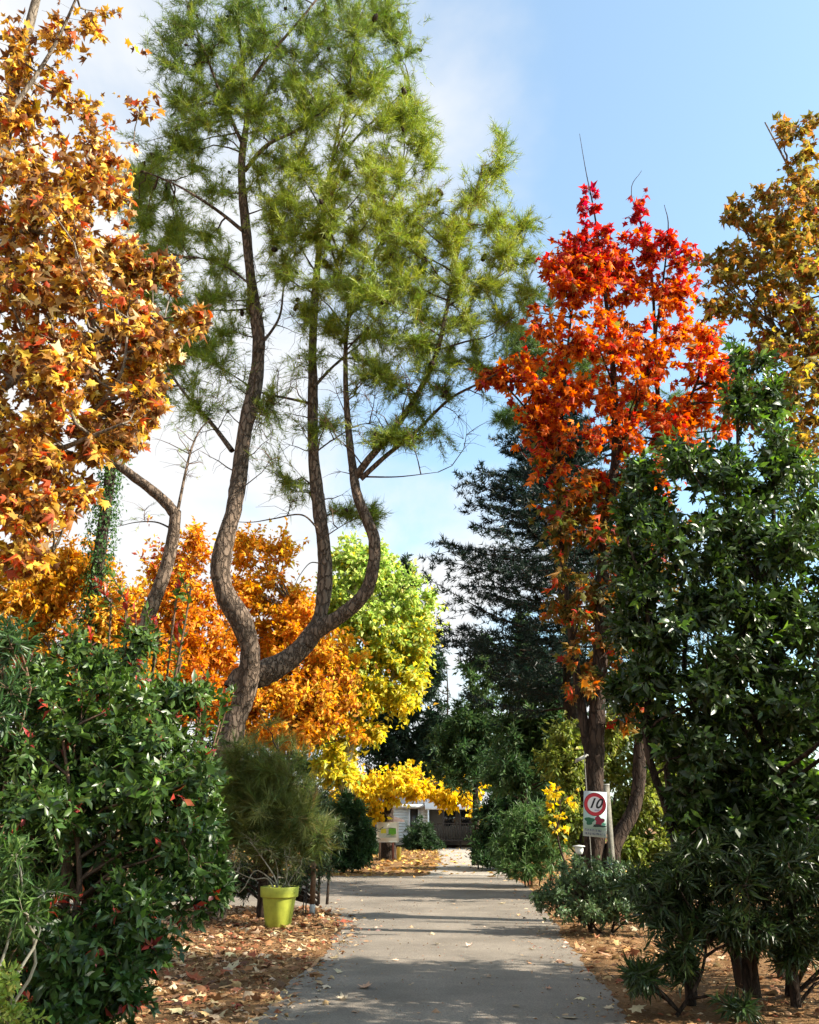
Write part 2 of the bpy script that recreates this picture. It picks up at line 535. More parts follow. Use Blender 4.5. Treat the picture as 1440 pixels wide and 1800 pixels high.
def grow(buf, stems, tips, K, rng, limb_r=0.02, twig_r=0.005, up=0.5, pen=0.8, sag=0.0, twig_buf=None, droop_pen=0.5, wob=0.04, min_t=2, tcol=None, tfrac=1.0):
    Sp = np.concatenate([s[0] for s in stems]); Sr = np.concatenate([s[1] for s in stems])
    K = min(K, len(tips))
    C = tips[rng.choice(len(tips), K, replace=False)].copy()
    for _ in range(4):
        lab = np.argmin(((tips[:, None] - C[None]) ** 2).sum(-1), 1)
        for k in range(K):
            if (lab == k).any():
                C[k] = tips[lab == k].mean(0)
    dv = C[:, None] - Sp[None]
    dist = np.linalg.norm(dv, axis=-1); hor = np.linalg.norm(dv[..., :2], axis=-1)
    cost = dist + pen * np.maximum(0, Sp[None, :, 2] - (C[:, None, 2] - droop_pen * hor))
    ia = np.argmin(cost, 1); A = Sp[ia]
    da = unit((C - A) * [1, 1, 0] + 1e-6); da = unit(da + np.array([0, 0, up]))
    m = 10
    limbs = bez(A, C, da, m, sag)
    Ld = np.linalg.norm(C - A, axis=1)
    w = np.sin(np.linspace(0, math.pi, m))[None, :, None] * rng.normal(0, 1, (K, m, 3)) * (Ld * wob)[:, None, None]
    limbs = limbs + w
    r0 = np.minimum(limb_r * np.sqrt(np.maximum(Ld, 0.05)), Sr[ia] * 0.7)
    rad = r0[:, None] * np.linspace(1, 0.0, m)[None] + twig_r * 1.3
    ls = [0, 3, 6, 9] if Ld.max() < 1.5 else [0, 2, 4, 6, 9]
    tubes(buf, limbs[:, ls], rad[:, ls], 4, tcol)
    lab = np.argmin(((tips[:, None] - C[None]) ** 2).sum(-1), 1)
    Lp = limbs[lab][:, min_t:]                       # candidate points per tip
    dd = ((Lp - tips[:, None]) ** 2).sum(-1) + 0.15 * np.maximum(0, Lp[..., 2] - tips[:, None, 2])
    j = np.argmin(dd, 1)
    a = Lp[np.arange(len(tips)), j]
    tang = unit(np.gradient(limbs, axis=1))[lab][:, min_t:][np.arange(len(tips)), j]
    tw = bez(a, tips, unit(tang + 0.6 * unit(tips - a) + np.array([0, 0, 0.2 * up])), 5, sag)
    tr = np.linspace(1.0, 0.45, 5)[None] * twig_r * rng.uniform(0.8, 1.3, (len(tips), 1))
    k_ = max(1, int(len(tw) * tfrac))
    tubes(twig_buf or buf, (tw[:k_] if tfrac >= 1 else tw[rng.permutation(len(tw))[:k_]])[:, ::2], tr[:k_, ::2], 3, tcol)
    return tw


def on_twig(tw, i, t):
    s = np.clip(t, 0, 0.999) * (tw.shape[1] - 1); k = s.astype(int); f = (s - k)[:, None]
    a = tw[i, k]; b = tw[i, k + 1]
    return a * (1 - f) + b * f, unit(b - a)


def palette(pal, n, rng, pos=None, fscale=0.8, jit=0.16, patch=0.5):
    """leaf colours: weighted palette, patchy in space, with jitter"""
    cols = np.array([p[:3] for p in pal]); w = np.array([p[3] for p in pal], float); w = np.cumsum(w / w.sum())
    u = rng.uniform(0, 1, n)
    if pos is not None:
        f = np.zeros(n)
        for _ in range(3):
            f += np.sin(pos @ rng.normal(0, fscale, 3) + rng.uniform(0, 6.3))
        u = np.clip((1 - patch) * u + patch * (0.5 + f / 5.0 + rng.normal(0, 0.08, n)), 0, 0.9999)
    c = cols[np.searchsorted(w, u)]
    return np.clip(c * (1 + jit * rng.normal(size=(n, 1))) * (1 + 0.06 * rng.normal(size=(n, 3))), 0.004, 0.95)


def spread(lv, tw, per, size, pal, rng, a0=0.35, droop=0.35, upn=0.8, sun=0.35, cols=None, jit=0.25, along=0.5, patch=0.5, fscale=0.8):
    n = int(len(tw) * per)
    i = rng.integers(0, len(tw), n); t = rng.uniform(a0, 1.0, n)
    p, ax = on_twig(tw, i, t)
    d = unit(along * ax + 0.75 * unit(rng.normal(size=(n, 3))) + [0, 0, -droop])
    p = p + d * (size * 0.25)
    nr = np.array([0, 0, upn]) + sun * TO_SUN + 0.75 * rng.normal(size=(n, 3))
    c = palette(pal, n, rng, p, patch=patch, fscale=fscale) if cols is None else cols(p, rng)
    lv.add(p, d, nr, size * np.clip(1 + jit * rng.normal(size=n), 0.45, 1.7), c, rng.normal(1.6, 2.0, n))


def rosette(lv, tw, per, size, pal, rng, a0=0.55, lo=25, hi=95, tipcol=None, tipfrac=0.0, jit=0.2, patch=0.4, cols=None, lit_z=None):
    N = len(tw); n = N * per
    i = np.repeat(np.arange(N), per); k = np.tile(np.arange(per), N)
    s = (k + rng.uniform(0, 1, n)) / per                  # 0 old .. 1 young
    p, ax = on_twig(tw, i, a0 + (1 - a0) * s)
    ang = k * 2.39996 + np.repeat(rng.uniform(0, 6.3, N), per) + rng.normal(0, 0.25, n)
    ref = np.where(np.abs(ax[:, 2:3]) < 0.9, np.array([[0, 0, 1.0]]), np.array([[1.0, 0, 0]]))
    U = unit(np.cross(ax, ref)); V = np.cross(ax, U)
    rad = np.cos(ang)[:, None] * U + np.sin(ang)[:, None] * V
    el = np.radians(hi + (lo - hi) * s + rng.normal(0, 9, n))[:, None]
    d = unit(np.cos(el) * ax + np.sin(el) * rad + 0.12 * rng.normal(size=(n, 3)) + [0, 0, -0.10])
    nr = ax * 1.0 + 0.35 * rng.normal(size=(n, 3)) + 0.25 * np.array([0, 0, 1.0])
    c = palette(pal, n, rng, p, patch=patch) if cols is None else cols(p, rng)
    if tipfrac:
        pr_ = tipfrac if lit_z is None else tipfrac + .45 * np.clip((tw[:, -1, 2] - lit_z[0]) / (lit_z[1] - lit_z[0]), 0, 1)  # pale tips get commoner with height, standing in for a sunlit top
        young = np.repeat(rng.uniform(0, 1, N) < pr_, per) & (s > 0.35)
        c[young] = palette(tipcol, int(young.sum()), rng)
    lv.add(p, d, nr, size * np.clip((1 - 0.35 * s) * (1 + jit * rng.normal(size=n)), 0.35, 1.6), c, rng.normal(1.0, 0.5, n))


def tufts(lv, tw, shoots, per, size, pal, rng, a0=0.35, spreadv=0.35, lo=12, hi=62, patch=0.5, shoot_len=0.12, upb=0.25, fscale=0.8):
    """needle brushes: short shoots along each twig, needles all round them"""
    n1 = len(tw) * shoots
    i = np.repeat(np.arange(len(tw)), shoots); t = rng.uniform(a0, 1, n1); t[::shoots] = 1.0
    p, ax = on_twig(tw, i, t)
    ax = unit(ax + spreadv * 2 * rng.normal(size=(n1, 3)) * (t < 0.99)[:, None] + [0, 0, upb])
    c1 = palette(pal, n1, rng, p, patch=patch, jit=0.12, fscale=fscale)
    n = n1 * per; q = np.repeat(np.arange(n1), per)
    s = rng.uniform(0, 1, n)
    ang = rng.uniform(0, 6.283, n); A = ax[q]
    ref = np.where(np.abs(A[:, 2:3]) < 0.9, np.array([[0, 0, 1.0]]), np.array([[1.0, 0, 0]]))
    U = unit(np.cross(A, ref)); V = np.cross(A, U)
    el = np.radians(lo + (hi - lo) * rng.uniform(0, 1, n))[:, None]
    d = unit(np.cos(el) * A + np.sin(el) * (np.cos(ang)[:, None] * U + np.sin(ang)[:, None] * V))
    pos = p[q] + A * ((s - 0.6) * shoot_len)[:, None]
    lv.add(pos, d, rng.normal(size=(n, 3)), size * rng.uniform(0.7, 1.15, n), np.clip(c1[q] * (1 + 0.15 * rng.normal(size=(n, 1))), 0.003, 0.9))


# ------------------------------------------------------------------ the setting: ground, road, path
BARK_PINE = bark_mat('pine_bark', (0.020, 0.014, 0.010), (0.19, 0.138, 0.10), 11, 1.0, 0.40)
BARK_GREY = bark_mat('grey_bark', (0.05, 0.04, 0.03), (0.22, 0.18, 0.14), 14, 0.6)
BARK_PALE = bark_mat('pale_bark', (0.16, 0.14, 0.10), (0.42, 0.38, 0.29), 6, 0.3, 0.6)
BARK_DARK = bark_mat('dark_bark', (0.014, 0.010, 0.008), (0.065, 0.044, 0.032), 12, 0.9)
BARK_TWIG = bark_mat('twig_bark', (0.05, 0.03, 0.02), (0.16, 0.10, 0.065), 30, 0.3)
LEAF_AUT = leaf_mat('autumn_leaf', 0.6, 0.50, 0.2, 1.3, 1.05)
LEAF_GLOSS = leaf_mat('glossy_leaf', 0.36, 0.20, 0.38, 1.7, 1.1)
LEAF_SOFT = leaf_mat('soft_leaf', 0.5, 0.38, 0.3, 1.35, 1.1)
LEAF_NEEDLE = leaf_mat('pine_needle', 0.45, 0.34, 0.35, 1.3, 1.05)
LEAF_DRY = leaf_mat('dry_leaf', 0.8, 0.15, 0.15, 1.1, 1.0)

g = np.array([[-1, -1], [1, -1], [1, 1], [-1, 1]])
b = Buf(); b.add([(x * 900, y * 900 + 200, 0) for x, y in g], [(0, 1, 2, 3)])
gr = solo('ground', 'brown ground covered in fine litter beside the road', 'ground', b, ground_mat(), kind='structure')

edge_l = [(8.23, G(440, 1800)[0]), (9.6, G(495, 1738)[0]), (11.3, G(548, 1700)[0]), (13.2, G(583, 1664)[0]), (15.3, G(598, 1628)[0]), (17.3, G(585, 1606)[0]), (18.6, G(560, 1593)[0])]
edge_r = [(8.23, G(1108, 1800)[0]), (9.7, G(1062, 1735)[0]), (11.6, G(1020, 1690)[0]), (14.3, G(985, 1641)[0]), (17.0, G(962, 1608)[0]), (21.0, G(945, 1575)[0]), (26.0, G(915, 1550)[0]), (30.0, G(880, 1536)[0])]
el = np.array([(-14, edge_l[0][1] - 0.25), (3, edge_l[0][1] - 0.12)] + edge_l)
er = np.array([(-14, edge_r[0][1] + 0.25), (3, edge_r[0][1] + 0.1)] + edge_r)
path_l = np.array([(28.0, G(740, 1543)[0]), (34, G(768, 1526)[0]), (42, G(776, 1511)[0]), (52, G(772, 1499)[0]), (62, G(752, 1490)[0])])
path_r = np.array([(28.0, G(905, 1543)[0]), (34, G(872, 1526)[0]), (42, G(858, 1511)[0]), (52, G(852, 1499)[0]), (62, G(850, 1490)[0])])
RL = lambda y: np.interp(y, el[:, 0], el[:, 1])
RR = lambda y: np.interp(y, er[:, 0], er[:, 1])
PL = lambda y: np.interp(y, path_l[:, 0], path_l[:, 1])
PR = lambda y: np.interp(y, path_r[:, 0], path_r[:, 1])


def on_road(x, y):
    main = (y < 18.6) & (x > RL(y)) & (x < RR(y))
    cross = (y >= 18.6) & (y < 29.0) & (x < RR(y)) & (x > -45)
    return main | cross


def ragged(fn, ys, rng, amp):
    x = fn(ys)
    return x + amp * (np.sin(ys * 2.1 + 1) * 0.5 + rng.normal(0, 0.5, len(ys)))


rg = np.random.default_rng(3)
ys = np.linspace(-14, 18.6, 260)
lx = ragged(RL, ys, rg, 0.045); rx = ragged(RR, ys, rg, 0.045)
v = np.stack([np.stack([lx, ys, 0 * ys + 0.004], 1), np.stack([rx, ys, 0 * ys + 0.004], 1)], 1).reshape(-1, 3)
i = np.arange(len(ys) - 1) * 2
b = Buf(); b.add(v, np.stack([i, i + 1, i + 3, i + 2], 1))
ys2 = np.linspace(18.6, 29, 60)
l2 = np.full(60, -45.0); r2 = ragged(RR, ys2, rg, 0.05); r2[0] = rx[-1]
v = np.stack([np.stack([l2, ys2, 0 * ys2 + 0.004], 1), np.stack([r2, ys2, 0 * ys2 + 0.004], 1)], 1).reshape(-1, 3)
i = np.arange(59) * 2
b.add(v, np.stack([i, i + 1, i + 3, i + 2], 1))
solo('road', 'grey asphalt campsite road leading away from the viewer', 'road', b, asphalt_mat('asphalt', (0.20, 0.174, 0.142), False), kind='structure')
ys3 = np.linspace(28.6, 62, 90)
v = np.stack([np.stack([ragged(PL, ys3, rg, 0.12), ys3, 0 * ys3 + 0.008], 1), np.stack([ragged(PR, ys3, rg, 0.12), ys3, 0 * ys3 + 0.008], 1)], 1).reshape(-1, 3)
i = np.arange(89) * 2
b = Buf(); b.add(v, np.stack([i, i + 1, i + 3, i + 2], 1))
solo('path', 'pale gravel path running on to the mobile home', 'path', b, asphalt_mat('gravel', (0.34, 0.30, 0.25), False), kind='structure')

# ------------------------------------------------------------------ fallen leaves
LIT = [(0.34, 0.19, 0.085, 3), (0.22, 0.11, 0.05, 3), (0.45, 0.28, 0.14, 2.5), (0.55, 0.42, 0.27, 1.4), (0.30, 0.09, 0.045, 1), (0.12, 0.065, 0.04, 1.8)]
LITY = [(0.50, 0.30, 0.08, 3), (0.38, 0.19, 0.06, 3), (0.62, 0.42, 0.12, 2), (0.22, 0.10, 0.04, 2)]


def litter_pts(n, x0, x1, y0, y1, rng, cond):
    x = rng.uniform(x0, x1, n); y = rng.uniform(y0, y1, n)
    k = cond(x, y)
    return np.stack([x[k], y[k], np.zeros(k.sum())], 1)


def lay(lv, p, size, pal, rng, zmax=0.035, tilt=0.35):
    n = len(p); p = p.copy(); p[:, 2] = 0.012 + rng.uniform(0, zmax, n)
    a = rng.uniform(0, 6.283, n)
    d = np.stack([np.cos(a), np.sin(a), rng.normal(0, tilt * 0.4, n)], 1)
    nr = np.array([0, 0, 1.0]) + tilt * rng.normal(size=(n, 3))
    lv.add(p, d, nr, size * np.clip(1 + 0.3 * rng.normal(size=n), 0.4, 1.6), palette(pal, n, rng, p, patch=0.35), rng.normal(0.6, 1.1, n))


rg = np.random.default_rng(11)
near = Leaves('maple')
soft = lambda x, y: (~on_road(x, y)) & (rg.uniform(0, 1, len(x)) < 0.35 + 0.65 * np.clip(np.minimum(np.abs(x - RL(y)), np.abs(x - RR(y))) / 0.5, 0, 1))
pl = litter_pts(6200, -6.5, -0.6, 4.5, 18.6, rg, lambda x, y: (soft(x, y) & (x < RL(y))) | ((x > RL(y)) & (x < RL(y) + rg.exponential(0.20, len(x))) & (rg.uniform(0, 1, len(x)) < .7)))
lay(near, pl, 0.115, LIT, rg)
pr = litter_pts(3600, 1.0, 7.0, 5.0, 26.0, rg, lambda x, y: soft(x, y) & (x > RR(y)) & (rg.uniform(0, 1, len(x)) < 0.75))
lay(near, pr, 0.115, LIT, rg)
pe = litter_pts(5200, -12, 3.6, 26.5, 62, rg, lambda x, y: (y > 28.6 + rg.normal(0, 0.4, len(x))) & ((x < PL(y) + rg.normal(0, 0.5, len(x))) | (rg.uniform(0, 1, len(x)) < 0.22)))
far_l = Leaves('rhomb')
lay(far_l, pe, 0.19, LITY, rg)
pe2 = litter_pts(1500, 2.0, 8.0, 24, 60, rg, lambda x, y: x > np.where(y < 30, RR(y), PR(y)) - 0.4 * rg.uniform(0, 1, len(x)))
lay(far_l, pe2, 0.18, LITY, rg)
A = near.all()
px, py, dep = project(A[:, :3])
vis = np.where((px > 225) & (px < 1440) & (py < 1800))[0]
vis = vis[np.argsort(dep[vis])][:250]
road_px = [(905, 1770), (1028, 1757), (1052, 1755), (1036, 1771), (993, 1692), (922, 1598), (548, 1708), (581, 1700), (500, 1766), (478, 1769), (668, 1637), (783, 1566), (577, 1578), (562, 1573), (766, 1661), (640, 1740), (700, 1690), (860, 1720), (640, 1610), (850, 1630), (720, 1600), (800, 1590), (905, 1655), (760, 1780), (620, 1780), (960, 1740), (560, 1745), (690, 1560), (840, 1556), (745, 1550)]


def fallen(r, label, group, mat):
    b = Buf(); tv, tf = TEMPL['maple']
    q = r.copy(); q[:3] = 0
    Leaves.fill(b, 'maple', q[None])
    o = solo('fallen_leaf', label, 'leaf', b, mat, group=group)
    o.location = r[:3]


for k in vis:
    left = A[k, 0] < 0
    fallen(A[k], 'curled brown fallen leaf in the litter left of the road' if left else 'dry brown fallen leaf in the litter on the right verge',
           'fallen leaves on the left verge' if left else 'fallen leaves on the right verge', LEAF_DRY)
rl = Leaves('maple')
pp = np.array([G(x, y) for x, y in road_px])
yq = 8.3 + 20 * rg.uniform(0, 1, 70) ** 1.6; sd = rg.uniform(0, 1, 70) < .5; of = np.minimum(rg.exponential(.45, 70) + .05, 1.4)
qx = np.where(sd, RL(np.minimum(yq, 18)) + of, RR(yq) - of)
pp = np.vstack([pp, np.stack([qx, yq, 0 * yq], 1)])
lay(rl, pp, 0.12, [(0.62, 0.48, 0.33, 3), (0.4, 0.26, 0.15, 2), (0.06, 0.04, 0.03, 1)], rg, 0.01, 0.15)
R_ = rl.all(); R_[:, 9] *= np.clip(rg.normal(0.85, 0.25, len(R_)), 0.4, 1.2)
for r in R_:
    fallen(r, 'single pale dry leaf lying on the grey asphalt', 'dry leaves scattered on the road', LEAF_DRY)
keep = np.ones(len(A), bool); keep[vis] = False
b = Buf(); Leaves.fill(b, 'maple_bulk', A[keep])
# finer crumbs and pine needles between the leaves
cr = Leaves('slim')
c1 = litter_pts(19000, -6, -0.5, 5, 18.6, rg, lambda x, y: (x < RL(y) + rg.exponential(0.20, len(x))))
c2 = litter_pts(11000, 1.2, 6.5, 6, 22, rg, lambda x, y: (x > RR(y) - rg.exponential(0.22, len(x))))
c3 = litter_pts(1500, -2.2, 2.6, 6, 28, rg, lambda x, y: on_road(x, y))
for c in (c1, c2):
    lay(cr, c, 0.045, LIT + [(0.55, 0.4, 0.2, 3)], rg, 0.02, 0.5)
lay(cr, c3, 0.03, LIT, rg, 0.002, 0.3)
Leaves.fill(b, 'slim', cr.all())
Leaves.fill(b, 'rhomb', far_l.all())
solo('leaf_litter', 'carpet of dry brown autumn leaves along both verges', 'leaf litter', b, LEAF_DRY, kind='stuff')

# ------------------------------------------------------------------ the big pine with three stems
rg = np.random.default_rng(21)
YP = 16.5
base = np.array([P(405, 1300, YP)[0] - 0.15, YP, 0.0])
pine = Thing('pine_tree', 'tall pine with three curved stems rising from one base', 'tree', base)
fa = np.array([*base])
A_top = P([428, 440, 424, 394, 389, 410, 420, 430, 448, 455, 445, 436, 426, 426, 434, 425, 405], [1230, 1150, 1092, 1040, 980, 900, 840, 760, 680, 600, 520, 440, 330, 270, 200, 90, -40], YP + np.array([0, -.2, -.3, -.3, -.3, -.2, 0, 0, 0.2, 0.3, 0.3, 0.2, 0, 0, 0, 0, 0]))
ptsA = catmull(np.vstack([fa, P(405, 1305, YP), A_top]), 110)
sA = np.linspace(0, 1, 110)
radA = np.interp(sA, [0, .1, .2, .3, .45, .6, .75, .9, 1], [.27, .205, .21, .185, .17, .145, .11, .06, .025])
Bp = catmull(np.vstack([P(412, 1215, YP + .12), P([430, 480, 528, 556, 569, 571, 562, 551, 550, 550, 554, 562, 575, 600], [1192, 1176, 1142, 1100, 1050, 980, 900, 800, 700, 600, 520, 430, 330, 200], YP + np.array([.15, .2, .3, .35, .35, .3, .3, .3, .3, .2, .1, 0, 0, 0]))]), 100)
radB = np.interp(np.linspace(0, 1, 100), [0, .06, .2, .3, .4, .6, .8, 1], [.23, .255, .215, .155, .145, .12, .08, .025])
Cp = catmull(P([540, 560, 600, 640, 656, 658, 646, 628, 620, 613, 608, 608, 613, 600, 580, 570], [1132, 1108, 1082, 1045, 1000, 950, 915, 870, 820, 760, 680, 600, 540, 490, 430, 380], YP + np.array([.25, .2, .1, 0, -.1, -.1, -.1, -.1, 0, 0, 0, 0, 0, 0, 0, 0])), 100)
radC = np.interp(np.linspace(0, 1, 100), [0, .1, .25, .4, .55, .7, 1], [.15, .155, .125, .115, .085, .05, .02])
b = Buf(); radA = radA * (1 + .07 * np.sin(sA * 61) + .05 * np.sin(sA * 23 + 1)); tubes(b, ptsA, radA, 16, None, 0.07, rg)
pine.part('trunk', b, BARK_PINE, smooth=True)
b = Buf(); radB = radB * (1 + .07 * np.sin(sA[:100] * 53 + 2) + .05 * np.sin(sA[:100] * 19)); tubes(b, Bp, radB, 16, None, 0.07, rg)
pine.part('stem', b, BARK_PINE, smooth=True)
b = Buf(); tubes(b, Cp, radC, 12, None, 0.05, rg)
pine.part('stem', b, BARK_PINE, smooth=True)
limb_px = [([(622, 842), (650, 805), (690, 758), (730, 700), (760, 640), (776, 590), (790, 520), (806, 440), (830, 360), (850, 290)], .088, .025),
           ([(634, 842), (680, 800), (730, 760), (790, 702), (850, 670), (905, 640)], .06, .015),
           ([(640, 838), (700, 838), (770, 830)], .022, .006),
           ([(408, 792), (370, 742), (330, 698), (300, 655), (270, 600)], .06, .015),
           ([(426, 405), (385, 372), (345, 345), (300, 320), (250, 300)], .05, .015),
           ([(430, 300), (470, 255), (520, 230), (580, 190), (640, 150)], .06, .015),
           ([(440, 500), (400, 470), (360, 455), (320, 450)], .03, .01),
           ([(448, 620), (490, 560), (500, 500), (520, 440)], .04, .01),
           ([(552, 680), (590, 640), (640, 600), (700, 560)], .04, .01),
           ([(550, 710), (505, 700), (460, 690), (410, 660), (380, 640)], .035, .01),
           ([(612, 560), (650, 500), (660, 440), (680, 380), (700, 320)], .04, .012),
           ([(560, 930), (530, 905), (480, 912), (440, 918), (390, 915)], .022, .006),
           ([(785, 540), (830, 510), (870, 490), (910, 440), (935, 385)], .028, .008),
           ([(770, 615), (820, 600), (860, 590), (900, 560)], .028, .008),
           ([(425, 250), (390, 170), (360, 90), (330, 10)], .05, .02),
           ([(428, 160), (480, 90), (540, 20), (600, -60)], .05, .02),
           ([(575, 330), (620, 250), (680, 190), (720, 150)], .04, .012),
           ([(562, 950), (600, 925), (630, 910)], .015, .005),
           ([(563, 990), (545, 990), (528, 1010), (515, 1035)], .014, .004),
           ([(555, 795), (590, 770), (640, 745), (700, 760)], .02, .006)]
stems = [(ptsA, radA), (Bp, radB), (Cp, radC)]
for path, r0, r1 in limb_px:
    ys_ = YP + np.cumsum(np.r_[0, rg.normal(0, 0.35, len(path) - 1)])
    p_, r_ = stem_px(path, YP, r0, r1, 30, ys_)
    bb = Buf(); tubes(bb, p_, r_, 7, None, 0.04, rg)
    pine.part('branch', bb, BARK_PINE, smooth=True)
    stems.append((p_, r_))
pb = [(330, 70, 16.5, 85, 100, 1.4, 95), (430, 60, 16.5, 105, 130, 1.6, 150), (550, 60, 16.5, 120, 120, 1.6, 190), (660, 50, 16.2, 85, 110, 1.4, 130), (640, 170, 16, 100, 80, 1.4, 150),
      (520, 190, 16.3, 110, 90, 1.5, 150), (400, 190, 16.5, 95, 80, 1.4, 110), (320, 200, 16.5, 55, 80, 1.1, 55), (715, 205, 16.2, 50, 50, 1, 45), (500, -150, 16.5, 240, 130, 1.8, 160),
      (555, 320, 16, 95, 80, 1.3, 120), (650, 300, 16, 80, 60, 1.2, 90), (700, 385, 16, 95, 75, 1.3, 130), (615, 415, 16, 110, 80, 1.4, 120), (520, 420, 16.2, 70, 65, 1.2, 55), (580, 505, 16.3, 95, 55, 1.3, 65), (690, 500, 16, 90, 60, 1.3, 80),
      (865, 265, 16.2, 42, 45, .8, 42), (845, 345, 16.2, 55, 60, .9, 60), (885, 420, 16.2, 42, 60, .8, 55), (800, 410, 16.1, 50, 80, .9, 65), (765, 310, 16.2, 32, 40, .6, 12), (820, 500, 16.2, 75, 45, 1, 60), (938, 385, 16.5, 26, 30, .5, 7), (915, 500, 16.5, 45, 50, .8, 20),
      (270, 295, 17, 55, 60, 1, 60), (325, 260, 17, 50, 40, 1, 30), (330, 385, 17, 60, 50, 1, 40), (255, 400, 17, 45, 60, 1, 36), (350, 520, 17.3, 60, 50, 1.1, 40), (375, 440, 17, 50, 45, 1, 24), (300, 560, 17, 50, 50, 1, 26), (345, 625, 17.2, 50, 38, 1, 40), (260, 640, 17.2, 60, 60, 1, 34), (395, 610, 17, 32, 40, .8, 14),
      (690, 772, 16.6, 75, 24, 1, 58), (612, 905, 16.8, 52, 26, .9, 40), (660, 905, 16.8, 18, 22, .5, 13), (640, 600, 16.4, 65, 45, 1, 26), (725, 600, 16.3, 75, 45, 1.1, 46), (505, 640, 16.6, 42, 40, 1, 18), (530, 560, 16.5, 60, 45, 1, 26), (790, 640, 16.5, 70, 40, 1, 20), (500, 750, 16.8, 42, 30, .8, 9), (520, 860, 17, 45, 35, .8, 16), (345, 745, 17, 45, 30, .8, 9), (455, 620, 17, 40, 60, .9, 12), (840, 590, 16.4, 55, 40, .9, 30), (870, 655, 16.5, 40, 20, .6, 14),
      (640, 520, 16.2, 120, 60, 1.3, 100), (560, 400, 16.1, 90, 90, 1.2, 70), (740, 430, 16.1, 80, 80, 1.1, 70), (480, 300, 16.3, 60, 70, 1, 50), (590, 580, 16.4, 70, 50, 1, 34), (680, 660, 16.5, 80, 40, 1, 30), (500, 480, 16.3, 60, 60, 1, 34), (760, 560, 16.3, 60, 60, 1, 44), (900, 450, 16.4, 50, 60, .8, 26), (930, 430, 16.5, 30, 60, .6, 10), (870, 540, 16.4, 60, 40, .8, 30), (830, 640, 16.6, 80, 30, .8, 22), (760, 700, 16.6, 70, 40, .8, 20), (480, 380, 16.4, 40, 60, .8, 30), (395, 500, 16.8, 40, 60, .8, 24), (460, 790, 16.8, 40, 40, .7, 10), (310, 690, 17, 60, 50, .9, 22), (380, 330, 16.8, 60, 50, 1, 36), (740, 250, 16.2, 45, 50, .8, 34), (760, 770, 16.6, 60, 40, .8, 12), (700, 720, 16.6, 60, 30, .8, 16), (400, 700, 16.9, 40, 50, .8, 16), (480, 700, 16.7, 60, 60, 1, 22), (580, 740, 16.6, 60, 50, 1, 18), (660, 640, 16.5, 90, 40, 1, 30), (720, 660, 16.4, 90, 40, 1, 30), (880, 600, 16.6, 60, 50, .8, 20), (240, 330, 17.4, 70, 90, .9, 100), (270, 480, 17.4, 70, 70, .9, 80), (310, 420, 17.4, 60, 60, .9, 60), (300, 640, 17.4, 60, 60, .9, 44), (230, 560, 17.4, 60, 80, .9, 50), (360, 580, 17.2, 50, 60, .9, 36), (420, 540, 17, 40, 50, .8, 20)]
pb = [q[:6] + (int(q[6] * (1.45 if q[1] < 300 else 1.1)),) for q in pb]
tips = blob_tips(pb, rg, gap=0.09, shell=0.40, gscale=2.0, dn=1.62)
tb = Buf(); lb = Buf()
tw = grow(lb, stems, tips, 230, rg, 0.018, 0.006, up=0.45, tfrac=0.55, pen=0.6, twig_buf=tb, droop_pen=0.3, wob=0.035)
# bare fine twigs in the open lower crown
dt = blob_tips([(480, 700, 16.5, 120, 150, 1.2, 300), (650, 700, 16.4, 150, 120, 1.2, 380), (370, 720, 16.8, 80, 110, 1, 90), (540, 880, 16.7, 100, 60, .8, 70), (480, 520, 16.7, 130, 100, 1, 120), (760, 720, 16.5, 120, 90, 1, 150)], rg)
grow(lb, stems, dt, 90, rg, 0.011, 0.0055, up=0.3, pen=0.5, twig_buf=tb)
pine.part('limbs', lb, BARK_PINE, kind='stuff')
pine.part('twigs', tb, BARK_TWIG, kind='stuff')
PINEC = [(0.075, 0.135, 0.022, 2.4), (0.145, 0.215, 0.026, 3), (0.24, 0.30, 0.033, 3), (0.34, 0.385, 0.042, 2), (0.20, 0.14, 0.04, 0.25)]
lv = Leaves('needle')
tufts(lv, tw, 7, 10, 0.185, PINEC, rg, a0=0.12, shoot_len=0.26, fscale=0.6, hi=62)
pine.leaves(lv, LEAF_NEEDLE, crown='crown')
cone = Buf(); lathe(cone, [(0.0, -.06), (.028, -.045), (.036, -.01), (.028, .035), (.012, .06), (0, .065)], (0, 0, 0), 8, (0.03, 0.02, 0.015))
cone_me = cone.mesh('pine_cone'); cone_me.materials.append(BARK_DARK)
lowt = tw[(tw[:, -1, 1] < 17.2)]
for q in rg.choice(len(lowt), 90, replace=False):
    o = bpy.data.objects.new('pine_cone', cone_me); COL.objects.link(o); o.parent = pine.o
    o.location = lowt[q, 3] - base + rg.normal(0, .05, 3); o.rotation_euler = rg.uniform(-1, 1, 3); o.scale = [rg.uniform(1.1, 1.9)] * 3

# ------------------------------------------------------------------ leaning small pine with a sawn limb, and the ivy-clad trunk behind it
rg = np.random.default_rng(22)
YS = 15.3
p0 = P(232, 1180, YS)
lean = Thing('pine_tree', 'leaning dark trunk with a broken limb beyond the left shrub', 'tree', (p0[0] - .25, YS, 0))
main = catmull(np.vstack([lean.base, P([232, 258, 290, 304, 309], [1180, 1090, 1005, 945, 898], YS)]), 40)
b = Buf(); tubes(b, main, np.linspace(.16, .105, 40), 12, None, .05, rg); lean.part('trunk', b, BARK_PINE, smooth=True)
lim, lr = stem_px([(309, 905), (290, 882), (262, 858), (235, 838), (205, 815)], YS, .11, .085, 24)
b = Buf(); tubes(b, lim, lr, 10, None, .05, rg); lean.part('limb', b, BARK_PINE, smooth=True)
li2, lr2 = stem_px([(312, 900), (318, 870), (328, 822), (338, 785), (352, 755), (372, 735)], YS, .035, .012, 24)
